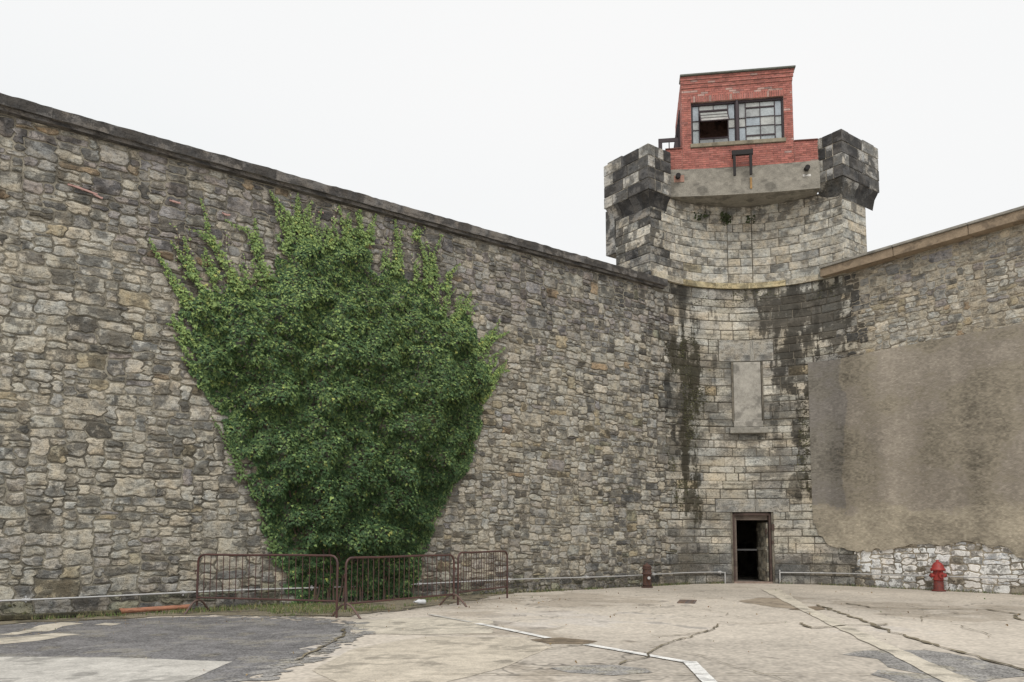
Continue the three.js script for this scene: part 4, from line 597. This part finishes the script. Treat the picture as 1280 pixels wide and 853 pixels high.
// ------------------------------------------------------------------ ivy
{
  const ivy = thing('ivy_plant', 'large green ivy climbing the long wall behind the barriers', 'ivy', [0, 0, 0]);
  const r = rng(2024), L = []; const up = new THREE.Vector3(), X = new THREE.Vector3(), Y = new THREE.Vector3(), Z = new THREE.Vector3(), mt = new THREE.Matrix4();
  const leaf = (x, y, z, s, c, nx, ny, nz) => { Z.set(nx, ny, nz).normalize(); Y.set((r() - 0.5) * 1.4, -1, (r() - 0.5) * 0.6); Y.addScaledVector(Z, -Y.dot(Z)).normalize(); X.crossVectors(Y, Z); mt.makeBasis(X, Y, Z); L.push({ p: [x, y, z], q: new THREE.Quaternion().setFromRotationMatrix(mt), s, c }); };
  const thick = (x, y) => {
    const d = edgeDist(x, y, IVY), body = Math.min(1, d / 1.5), belly = 0.45 + 0.75 * ss(7.6, 4.2, y) * lerp(0.55, 1, ss(0.0, 2.2, y));
    const wob = fbm(x * 0.8 + 3, y * 0.95, 300, 2), cl = fbm(x * 1.9 + 0.9 * noise2(x, y * 2, 312), y * 2.0 + 0.5 * noise2(x * 1.3, y, 313), 311, 3), sm = fbm(x * 5.2, y * 5.6, 320, 2);
    return 0.07 + body * 0.55 * belly * (0.5 + 0.8 * wob) + Math.min(1, d / 0.5) * lerp(0.45, 1, belly) * (0.52 * (ss(0.24, 0.76, cl) - 0.42) + 0.46 * (sm - 0.5));
  };
  const dark = [0.05, 0.095, 0.039], mid = [0.12, 0.186, 0.066], fresh = [0.22, 0.305, 0.1], yel = [0.32, 0.35, 0.1];
  const col = (x, y) => { const q = r(), young = y > 5.6 + fbm(x, y, 340) * 2 - 1 ? 0.36 : y > 3 + fbm(x, y, 341) * 2 ? 0.14 : 0.05; const b = q < young ? fresh : q < young + 0.01 ? yel : q < (y > 3 ? 0.5 : 0.28) ? mid : dark; return tone(lerp3(dark, b, 0.92), r, 0.3); };
  function lerp3(a, b, t) { return [lerp(a[0], b[0], t), lerp(a[1], b[1], t), lerp(a[2], b[2], t)]; }
  for (let i = 0; i < 128000; i++) {
    const x = -17.9 + r() * 7.7, y = r() * 8.5; if (!inPoly(x, y, IVY)) continue;
    const ed = edgeDist(x, y, IVY); if (ed < 0.3 && fbm(x * 5, y * 5, 350) < 0.54 - ed * 1.1) continue;
    const Tn = thick(x, y), e = 0.06, gx = (thick(x + e, y) - Tn) / e, gy = (thick(x, y + e) - Tn) / e, dp = r() < 0.78 ? r() * 0.1 : r() * 0.5;
    const z = Math.max(0.03, Tn * (1 - dp * 0.6) - dp * 0.12), yd = y - Math.max(0, Tn - 0.2) * 0.25 * r();
    const lx = -gx * 0.5 + (r() - 0.5) * 1.1, ly = Math.max(-0.1, -gy * 0.5) + 0.35 + (r() - 0.3) * 0.7;
    leaf(x, Math.max(0.03, yd), z, (0.034 + r() * 0.035 + r() * r() * r() * 0.05) * (y > 6.8 ? 0.95 : 1), col(x, y), lx, ly, 1);
  }
  const runs = [[[-17.57, 5.94], [-17.93, 6.35], [-18.14, 6.68], [-18.34, 6.97], [-18.46, 7.18]], [[-17.21, 6.01], [-17.64, 6.65], [-17.84, 6.9], [-17.96, 7.08], [-18.08, 7.19]], [[-16.66, 6.44], [-16.87, 6.8], [-17.12, 7.14], [-17.31, 7.44], [-17.41, 7.85], [-17.52, 8.21]], [[-17.17, 7.26], [-17.39, 7.43], [-17.62, 7.52]], [[-16.09, 6.81], [-16.23, 7.07], [-16.41, 7.48], [-16.55, 7.75], [-16.85, 7.8], [-17.03, 7.88]], [[-16.32, 7.36], [-16.37, 7.71], [-16.43, 8.04]], [[-15.38, 7.56], [-15.45, 8.01], [-15.69, 8.31], [-15.96, 8.53], [-16.11, 8.75]], [[-15.45, 8.01], [-15.49, 8.15], [-15.49, 8.75]], [[-15.17, 7.88], [-15.21, 7.98], [-15.23, 8.68]], [[-14.76, 7.79], [-14.77, 8.16], [-14.87, 8.31]], [[-14.18, 7.73], [-14.28, 7.95], [-14.49, 8.57], [-14.53, 8.84]], [[-13.81, 8.06], [-13.93, 8.35], [-14.03, 8.85]], [[-13.75, 8.2], [-13.68, 8.58], [-13.62, 8.85]], [[-13.06, 7.53], [-13.06, 7.72], [-13.07, 8.32], [-13.12, 8.84]], [[-12.19, 7.47], [-12.24, 7.8], [-12.35, 8.19], [-12.53, 8.6], [-12.65, 8.77]], [[-12.58, 8.5], [-12.47, 8.84]], [[-12.08, 7.69], [-12.11, 8.02], [-12.24, 8.41]], [[-11.5, 6.6], [-11.27, 6.94], [-11.04, 7.35], [-10.94, 7.53]], [[-10.91, 5.89], [-10.72, 6.1], [-10.4, 6.35], [-10.03, 6.55], [-9.77, 6.67]], [[-10.66, 4.81], [-10.57, 4.88], [-10.17, 5.43], [-9.87, 5.93]], [[-16.94, 4.82], [-17.1, 4.94], [-17.53, 5.24], [-17.8, 5.5], [-18.04, 5.54]], [[-17.01, 4.48], [-17.26, 4.58], [-17.78, 4.92]], [[-15.76, 0.94], [-15.89, 1.25], [-16.17, 1.97], [-16.44, 2.57], [-16.82, 3.52]], [[-16.55, 2.56], [-16.84, 3.28], [-17.19, 3.81]], [[-11.28, 8.15], [-11.63, 7.78], [-11.71, 7.36]].reverse(), [[-17.62, 6.51], [-17.69, 6.9], [-17.83, 7.34]], [[-17.15, 6.6], [-17.29, 6.9], [-17.42, 7.2]], [[-12.9, 0.4], [-12.3, 1.3], [-11.75, 2.2], [-11.3, 2.9]], [[-14.3, 7.9], [-14.32, 8.3], [-14.25, 8.6]], [[-10.7, 6.2], [-10.25, 6.6], [-10.1, 6.95]], [[-10.5, 5.3], [-10.1, 5.6], [-9.8, 5.65]]];
  const stemMat = std({ map: T.rust, color: new THREE.Color(0.16, 0.13, 0.1) }, false);
  runs.forEach((p) => {
    const cv = new THREE.CatmullRomCurve3(p.map(([x, y], i) => new THREE.Vector3(x + (r() - 0.5) * 0.05, y, 0.06))), Ln = cv.getLength();
    part(ivy, 'runner_stem', new THREE.TubeGeometry(cv, 14, 0.009, 5), stemMat);
    const low = p[0][1] < 4; const n = Math.round(Ln * (low ? 70 : 210)); for (let i = 0; i < n; i++) { const t = r() ** 1.25, q = cv.getPointAt(Math.min(1, t)), wd = 0.14 * (1 - t) ** 0.8 + 0.022; const o = (r() + r() - 1) * wd, tn = cv.getTangentAt(Math.min(1, t)); leaf(q.x - tn.y * o, q.y + tn.x * o, 0.06 + r() * 0.1 * (1 - t * 0.5), (0.07 - 0.04 * t) * (0.75 + r() * 0.5), tone(low ? mid : r() < 0.55 ? fresh : r() < 0.12 ? yel : mid, r, 0.2), (r() - 0.5) * 1, 0.3 + (r() - 0.3) * 0.7, 1); }
  });
  // short shoots fanning out of the upper edge
  for (let i = 0; i < 46; i++) {
    const k = 9 + Math.floor(r() * 28), [ax, ay] = IVY[k], [bx, by] = IVY[k + 1], f = r(), x0 = lerp(ax, bx, f), y0 = lerp(ay, by, f), dx = x0 + 14.2, dy = y0 - 2.2, l = Math.hypot(dx, dy), len = 0.25 + r() * r() * 0.85;
    const cv = new THREE.CatmullRomCurve3([[-0.3, 0], [0.2, 0.03], [0.6, -0.03], [1, 0.04]].map(([q, w]) => new THREE.Vector3(x0 + dx / l * q * len * 0.9 + (r() - 0.5) * 0.06 + w, Math.min(8.84, y0 + (dy / l * 0.75 + 0.4) * q * len), 0.07)));
    part(ivy, 'runner_stem', new THREE.TubeGeometry(cv, 8, 0.006, 4), stemMat);
    const n = Math.round(20 + len * 130); for (let j = 0; j < n; j++) { const t = r(), q = cv.getPointAt(t), o = (r() + r() - 1) * (0.09 * (1 - t) + 0.02); leaf(q.x + o, q.y + (r() - 0.5) * 0.05, 0.07 + r() * 0.08, (0.062 - 0.03 * t) * (0.75 + r() * 0.5), tone(r() < 0.55 ? fresh : mid, r, 0.2), (r() - 0.5) * 1, 0.3 + (r() - 0.3) * 0.7, 1); }
  }
  // thin runners that reach on toward the coping
  for (let i = 0; i < 26; i++) { const x = -18 + r() * 7, y0 = 6.4 + (x > -16 && x < -12 ? 1.3 : 0.1) + r() * 0.4; let pts = [[x, y0, 0.06]]; for (let k = 1; k < 5; k++) pts.push([pts[k - 1][0] + (r() - 0.5) * 0.12 + (x < -15 ? -0.05 : 0.02), Math.min(8.84, y0 + k * (0.14 + r() * 0.1)), 0.055]); part(ivy, 'runner_stem', tube(pts, 0.006, 4), stemMat); for (const [qx, qy] of pts) for (let k = 0; k < 3; k++) leaf(qx + (r() - 0.5) * 0.06, qy + (r() - 0.5) * 0.1, 0.08, 0.03 + r() * 0.02, tone(r() < 0.4 ? [0.4, 0.36, 0.26] : fresh, r, 0.2), (r() - 0.5), 0.3, 1); }
  // woody stems at the foot
  for (let i = 0; i < 13; i++) { const x = -15.2 + r() * 2.6, tx = lerp(-16.2, -11.6, (x + 15.2) / 2.6); part(ivy, 'stem', tube([[x, -0.05, 0.08 + r() * 0.1], [x + (r() - 0.5) * 0.2, 0.6, 0.08 + r() * 0.08], [lerp(x, tx, 0.4), 1.5, 0.14], [lerp(x, tx, 0.8), 2.8, 0.1]], 0.014 + r() * 0.02, 7), stemMat); }
  instanced('foliage', leafGeo, new THREE.MeshPhysicalMaterial({ roughness: 0.56, specularIntensity: 0.42, side: THREE.DoubleSide }), L, { kind: 'stuff', label: 'dense small glossy ivy leaves' }, ivy);
  console.log('ivy leaves', L.length);
}

// ------------------------------------------------------------------ barriers
function barrier(p0, p1, h, low, bars, label, feet) {
  const mx = (p0[0] + p1[0]) / 2, mz = (p0[1] + p1[1]) / 2, L = Math.hypot(p1[0] - p0[0], p1[1] - p0[1]), b = thing('crowd_barrier', label, 'barrier', [mx, 0.02, mz], 'rusty crowd barriers in front of the ivy'); b.rotation.y = -Math.atan2(p1[1] - p0[1], p1[0] - p0[0]);
  const e = L / 2 - 0.03, k = 0.13, pts = [[-e, 0.12, 0]]; for (let y = 0.4; y < h - k; y += 0.3) pts.push([-e, y, 0]); for (let i = 0; i <= 4; i++) { const a = i / 4 * Math.PI / 2; pts.push([-e + k - k * Math.cos(a), h - k + k * Math.sin(a), 0]); } for (let x = -e + 0.4; x < e - k - 0.1; x += 0.35) pts.push([x, h + 0.004 * Math.sin(x * 3), 0]); for (let i = 0; i <= 4; i++) { const a = i / 4 * Math.PI / 2; pts.push([e - k + k * Math.sin(a), h - k + k * Math.cos(a), 0]); } for (let y = h - k - 0.2; y > 0.3; y -= 0.3) pts.push([e, y, 0]); pts.push([e, 0.12, 0]);
  part(b, 'frame', tube(pts, 0.021, 10, false, 0.35), rustMat); part(b, 'bottom_rail', capRod([-e, low, 0], [e, low, 0], 0.017, 8), rustMat);
  for (let i = 1; i <= bars; i++) { const x = lerp(-e, e, i / (bars + 1)); part(b, 'bar', capRod([x, low, 0], [x + 0.004 * Math.sin(i * 7), h - (Math.abs(x) > e - k ? 0.03 : 0), 0], 0.0075, 6), rustMat); }
  const footMat = std({ map: T.rust, color: new THREE.Color(0.2, 0.15, 0.13), roughness: 0.7 }, false);
  for (const s of [-1, 1]) { if (!feet.includes(s)) { part(b, 'leg', capRod([s * e, -0.02, 0], [s * e, 0.13, 0], 0.021, 10), rustMat); continue; } part(b, 'foot', tube([[s * (e - 0.02), -0.02, 0.36], [s * (e - 0.02), 0.08, 0.25], [s * (e - 0.02), 0.19, 0.12], [s * (e - 0.02), 0.22, 0], [s * (e - 0.02), 0.19, -0.12], [s * (e - 0.02), 0.08, -0.25], [s * (e - 0.02), -0.02, -0.36]], 0.02, 8), footMat); part(b, 'hook', tube([[s * (e + 0.01), h * 0.72, 0], [s * (e + 0.045), h * 0.72, 0.01], [s * (e + 0.05), h * 0.66, 0.01]], 0.009, 6), rustMat); }
  return b;
}
barrier([-17.55, 0.79], [-15.81, 3.2], 1.06, 0.27, 20, 'rusty crowd barrier at the left, leaning out past the ivy', [-1]);
barrier([-15.73, 3.26], [-12.86, 2.35], 1.02, 0.22, 21, 'middle rusty crowd barrier standing right across the ivy foot', [-1, 1]);
barrier([-12.7, 2.2], [-10.7, 1.26], 1.06, 0.24, 19, 'short looking rusty barrier at the right end of the row, by the bare wall', []);

// ------------------------------------------------------------------ pipes along the wall foot
{
  const g = thing('conduit_pipe', 'grey galvanised pipe running low along the long wall to the doorway', 'pipe');
  const P = []; for (let s = -22; s <= 2.62; s += 0.4) P.push(face(s, 0.335 + 0.012 * Math.sin(s * 0.9), 0.085)); P.push(face(2.64, 0.335, 0.085)); part(g, 'pipe', new THREE.TubeGeometry(new THREE.CatmullRomCurve3(P.map((p) => new THREE.Vector3(...p))), 260, 0.016, 8), galv);
  part(g, 'drop', capRod(face(2.64, 0, 0.085), face(2.64, 0.35, 0.085), 0.022), galv); for (let s = -21; s < 2.5; s += 2.6) { const a = face(s, 0.335 + 0.012 * Math.sin(s * 0.9), 0.085), b = face(s + 0.12, 0.335 + 0.012 * Math.sin(s * 0.9 + 0.1), 0.085); part(g, 'coupling', capRod(a, b, 0.03), galv); const c = face(s + 0.06, 0.36, 0.02), q = rbox(0.03, 0.11, 0.1, 0.005); q.translate(c[0], 0.335, c[2] + 0.03); part(g, 'clip', uvMetres(q), galv); }
  const h = thing('conduit_pipe', 'grey galvanised pipe running low along the right wall past the red hydrant', 'pipe');
  const Q = []; for (let s = 4.32; s <= 19; s += 0.4) Q.push(face(s, 0.34 + 0.008 * (s - 4.3), 0.085)); part(h, 'pipe', new THREE.TubeGeometry(new THREE.CatmullRomCurve3(Q.map((p) => new THREE.Vector3(...p))), 160, 0.016, 8), galv); part(h, 'drop', capRod(face(4.32, 0, 0.085), face(4.32, 0.42, 0.085), 0.022), galv);
  for (let s = 5.5; s < 18; s += 2.8) part(h, 'coupling', capRod(face(s, 0.34 + 0.008 * (s - 4.3), 0.085), face(s + 0.1, 0.34 + 0.008 * (s - 4.2), 0.085), 0.029), galv);
}
{ const g = thing('clay_pipe', 'orange length of pipe lying at the wall foot by the left barrier', 'pipe', [-18.1, 0.075, 0.33]); part(g, 'barrel', capRod([-0.62, 0, 0.06], [0.6, 0.01, -0.05], 0.045, 14), std({ map: T.conc, color: new THREE.Color(0.47, 0.22, 0.14), roughness: 0.8 }, false)); part(g, 'collar', capRod([-0.66, 0, 0.063], [-0.58, 0, 0.056], 0.052, 14), std({ map: T.conc, color: new THREE.Color(0.42, 0.19, 0.12) }, false));
  const o = thing('timber_rail', 'dark mossy rail lying at the wall foot, far left', 'rail', [-20.7, 0.06, 0.42]); const q = rbox(3.9, 0.09, 0.1, 0.02, 2); part(o, 'rail', uvMetres(q), std({ map: T.stoneB, color: new THREE.Color(0.13, 0.12, 0.07) }, false)); for (const x of [-1.4, 1.3]) { const b = rbox(0.12, 0.05, 0.3, 0.01); b.translate(x, -0.045, 0); part(o, 'block', uvMetres(b), brownMat); } }

// ------------------------------------------------------------------ hydrant and standpipe
{
  const red = std({ map: T.rust, color: new THREE.Color(0.43, 0.06, 0.053), roughness: 0.55 }, false), redD = std({ map: T.rust, color: new THREE.Color(0.2, 0.05, 0.04), roughness: 0.7 }, false);
  const h = thing('fire_hydrant', 'bright red fire hydrant in front of the whitewashed wall base', 'hydrant', [-0.32, 0, 6.1]); h.rotation.y = -0.62; h.scale.setScalar(1.0);
  const lathe = (pts, seg = 20) => new THREE.LatheGeometry(pts.map(([x, y]) => new THREE.Vector2(x, y)), seg);
  part(h, 'base', lathe([[0, 0], [0.17, 0], [0.17, 0.035], [0.125, 0.05], [0.115, 0.3], [0, 0.3]]), redD); part(h, 'barrel', lathe([[0, 0.28], [0.125, 0.28], [0.125, 0.3], [0.122, 0.53], [0.13, 0.55], [0, 0.55]]), red);
  part(h, 'bonnet', lathe([[0, 0.53], [0.175, 0.53], [0.185, 0.555], [0.18, 0.585], [0.15, 0.61], [0.14, 0.66], [0.105, 0.72], [0.06, 0.755], [0.035, 0.765], [0.035, 0.81], [0, 0.815]]), red);
  for (const [x, z] of [[1, 0], [-1, 0]]) { const n = part(h, 'hose_outlet', capRod([x * 0.1, 0.41, z * 0.1], [x * 0.2, 0.41, z * 0.2], 0.055, 12), red); part(n, 'cap_nut', capRod([x * 0.2, 0.41, 0], [x * 0.235, 0.41, 0], 0.025, 5), redD); }
  const f = part(h, 'pump_outlet', capRod([0, 0.42, 0.1], [0, 0.42, 0.19], 0.075, 14), red); part(f, 'cap_nut', capRod([0, 0.42, 0.19], [0, 0.42, 0.225], 0.028, 5), redD);
  for (let i = 0; i < 8; i++) { const a = i / 8 * 6.283; part(h, 'bolt', capRod([0.165 * Math.cos(a), 0.515, 0.165 * Math.sin(a)], [0.165 * Math.cos(a), 0.535, 0.165 * Math.sin(a)], 0.012, 6), redD); }
  const ru = std({ map: T.rust, color: new THREE.Color(0.13, 0.082, 0.066), roughness: 0.85 }, false);
  const s = thing('standpipe', 'short rust brown standpipe at the foot of the wall left of the doorway', 'standpipe', [-5.3, 0, 0.5]);
  part(s, 'base', lathe([[0, 0], [0.16, 0], [0.16, 0.03], [0.12, 0.04], [0, 0.04]]), ru); part(s, 'barrel', lathe([[0, 0.03], [0.13, 0.03], [0.13, 0.1], [0.115, 0.12], [0.115, 0.36], [0.145, 0.37], [0.145, 0.4], [0.12, 0.42], [0.12, 0.52], [0.14, 0.53], [0.14, 0.56], [0, 0.57]]), ru);
  part(s, 'dome', lathe([[0, 0.55], [0.125, 0.55], [0.11, 0.61], [0.07, 0.645], [0.03, 0.655], [0.03, 0.69], [0, 0.69]]), ru); const o = part(s, 'outlet', capRod([-0.05, 0.28, 0.08], [-0.11, 0.28, 0.17], 0.05, 12), ru); part(o, 'outlet_cap', capRod([-0.11, 0.28, 0.17], [-0.125, 0.28, 0.195], 0.042, 12), galv);
}
{ // drain grate
  const d = thing('drain_grate', 'dark iron drain grate set in the yard paving', 'drain', [-8.25, 0.0, 4.5]); d.rotation.y = 0.65; d.scale.set(0.85, 1, 0.7); const ir = std({ map: T.rust, color: new THREE.Color(0.24, 0.21, 0.18) }, false); const mk = (x, z, w, l, y = 0.012) => { const g = new THREE.BoxGeometry(w, 0.016, l); g.translate(x, y, z); return uvMetres(g); };
  part(d, 'frame', mergeGeometries([mk(0, -0.24, 1.0, 0.05), mk(0, 0.24, 1.0, 0.05), mk(-0.48, 0, 0.05, 0.42), mk(0.48, 0, 0.05, 0.42)]), ir); part(d, 'pit', mk(0, 0, 0.9, 0.42, 0.0005).scale(1, 0.5, 1), steelDark); for (let i = 0; i < 11; i++) part(d, 'bar', mk(-0.42 + i * 0.084, 0, 0.035, 0.42), ir);
}
// ------------------------------------------------------------------ grass, weeds and litter
{
  const bl = new THREE.BufferGeometry(); bl.setAttribute('position', new THREE.Float32BufferAttribute([-0.5, 0, 0, 0.5, 0, 0, -0.3, 0.55, 0.12, 0.3, 0.55, 0.12, 0, 1, 0.4], 3)); bl.setIndex([0, 1, 3, 0, 3, 2, 2, 3, 4]); bl.computeVertexNormals();
  const r = rng(404), L = []; for (let i = 0; i < 15000; i++) { const x = -23 + r() * 11.5, z = 0.1 + r() * 2.4, lim = x > -16.5 ? 2.5 - Math.max(0, x + 14) : 0.35 + (x + 23) * 0.1; if (z > Math.max(0.5, lim) || fbm(x * 1.3, z * 1.8, 66) < (x > -17.6 && x < -15.2 ? 0.42 : 0.53)) continue; L.push({ p: [x, 0.015, z], r: [(r() - 0.5) * 0.9, r() * 6.28, (r() - 0.5) * 0.9], s: [0.008 + r() * 0.006, 0.03 + r() * 0.07, 0.05], c: tone(r() < 0.75 ? [0.12, 0.17, 0.05] : [0.3, 0.26, 0.13], r, 0.3) }); }
  for (let i = 0; i < 2500; i++) { const s = r() < 0.6 ? -6 + r() * 8.6 : 4.3 + r() * 12, n = 0.05 + r() * r() * 0.22; if (fbm(s * 1.6, 4, 67) < 0.5) continue; const p = face(s, 0, n); L.push({ p, r: [(r() - 0.5) * 0.9, r() * 6.28, (r() - 0.5) * 0.9], s: [0.01 + r() * 0.008, 0.03 + r() * 0.08, 0.05], c: tone(r() < 0.7 ? [0.1, 0.13, 0.05] : [0.28, 0.24, 0.13], r, 0.3) }); }
  instanced('grass', bl, std({ roughness: 0.8 }, false), L, { kind: 'stuff', label: 'short grass and weeds along the wall foot', category: 'grass' });
  const D = []; for (let i = 0; i < 900; i++) { const b = r() < 0.7, x = b ? -22 + r() * 12 : -20 + r() * 19, z = b ? 0.1 + r() * 2.9 : 0.3 + r() * 11; if (x > -0.5 - z * 0.0 || (x > -4 && z < 2.2)) continue; const k = 0.012 + r() * r() * 0.03; D.push({ p: [x, 0.024, z], r: [(r() - 0.5) * 0.8 - 1.57, r() * 6.28, 0], s: k * 1.3, c: tone(pickW(r, [[3, [0.3, 0.21, 0.1]], [2, [0.22, 0.13, 0.07]], [1.2, [0.45, 0.4, 0.3]], [0.5, [0.12, 0.2, 0.05]]]), r, 0.3) }); }
  instanced('fallen_leaves', leafGeo, std({ roughness: 0.9 }, false), D, { kind: 'stuff', label: 'scattered dead leaves and bits on the paving', category: 'leaves' });
  // small weeds rooted in the upper tower face
  const Wd = []; for (const [s, y, k] of [[1.98, 11.5, 14], [2.3, 11.52, 8], [2.89, 11.5, 40], [3.0, 11.4, 20], [3.73, 11.4, 22]]) for (let i = 0; i < k; i++) { const p = face(s + (r() - 0.5) * 0.28, y + (r() - 0.5) * 0.26, 0.04 + r() * 0.1); Wd.push({ p, r: [r() * 6, r() * 6, r() * 6], s: 0.06 + r() * 0.05, c: tone([0.05, 0.065, 0.025], r, 0.3) }); }
  instanced('weeds', leafGeo, std({ roughness: 0.8 }, false), Wd, { kind: 'stuff', label: 'dark weeds rooted in the upper tower face', category: 'weeds' });
  const rub = thing('bottle', 'pale crushed plastic bottle lying behind the middle barrier', 'litter', [-13.2, 0.06, 1.75]); const bg = new THREE.LatheGeometry([[0, 0], [0.05, 0], [0.055, 0.03], [0.048, 0.1], [0.055, 0.16], [0.02, 0.22], [0.02, 0.25], [0, 0.25]].map((p) => new THREE.Vector2(...p)), 12); bg.rotateZ(1.5); part(rub, 'body', bg, std({ color: new THREE.Color(0.7, 0.72, 0.74), roughness: 0.3 }, false)); part(rub, 'cap', capRod([-0.25, 0.018, 0], [-0.275, 0.02, 0], 0.022), galv);
}
shade(scene);
renderer.render(scene, camera);
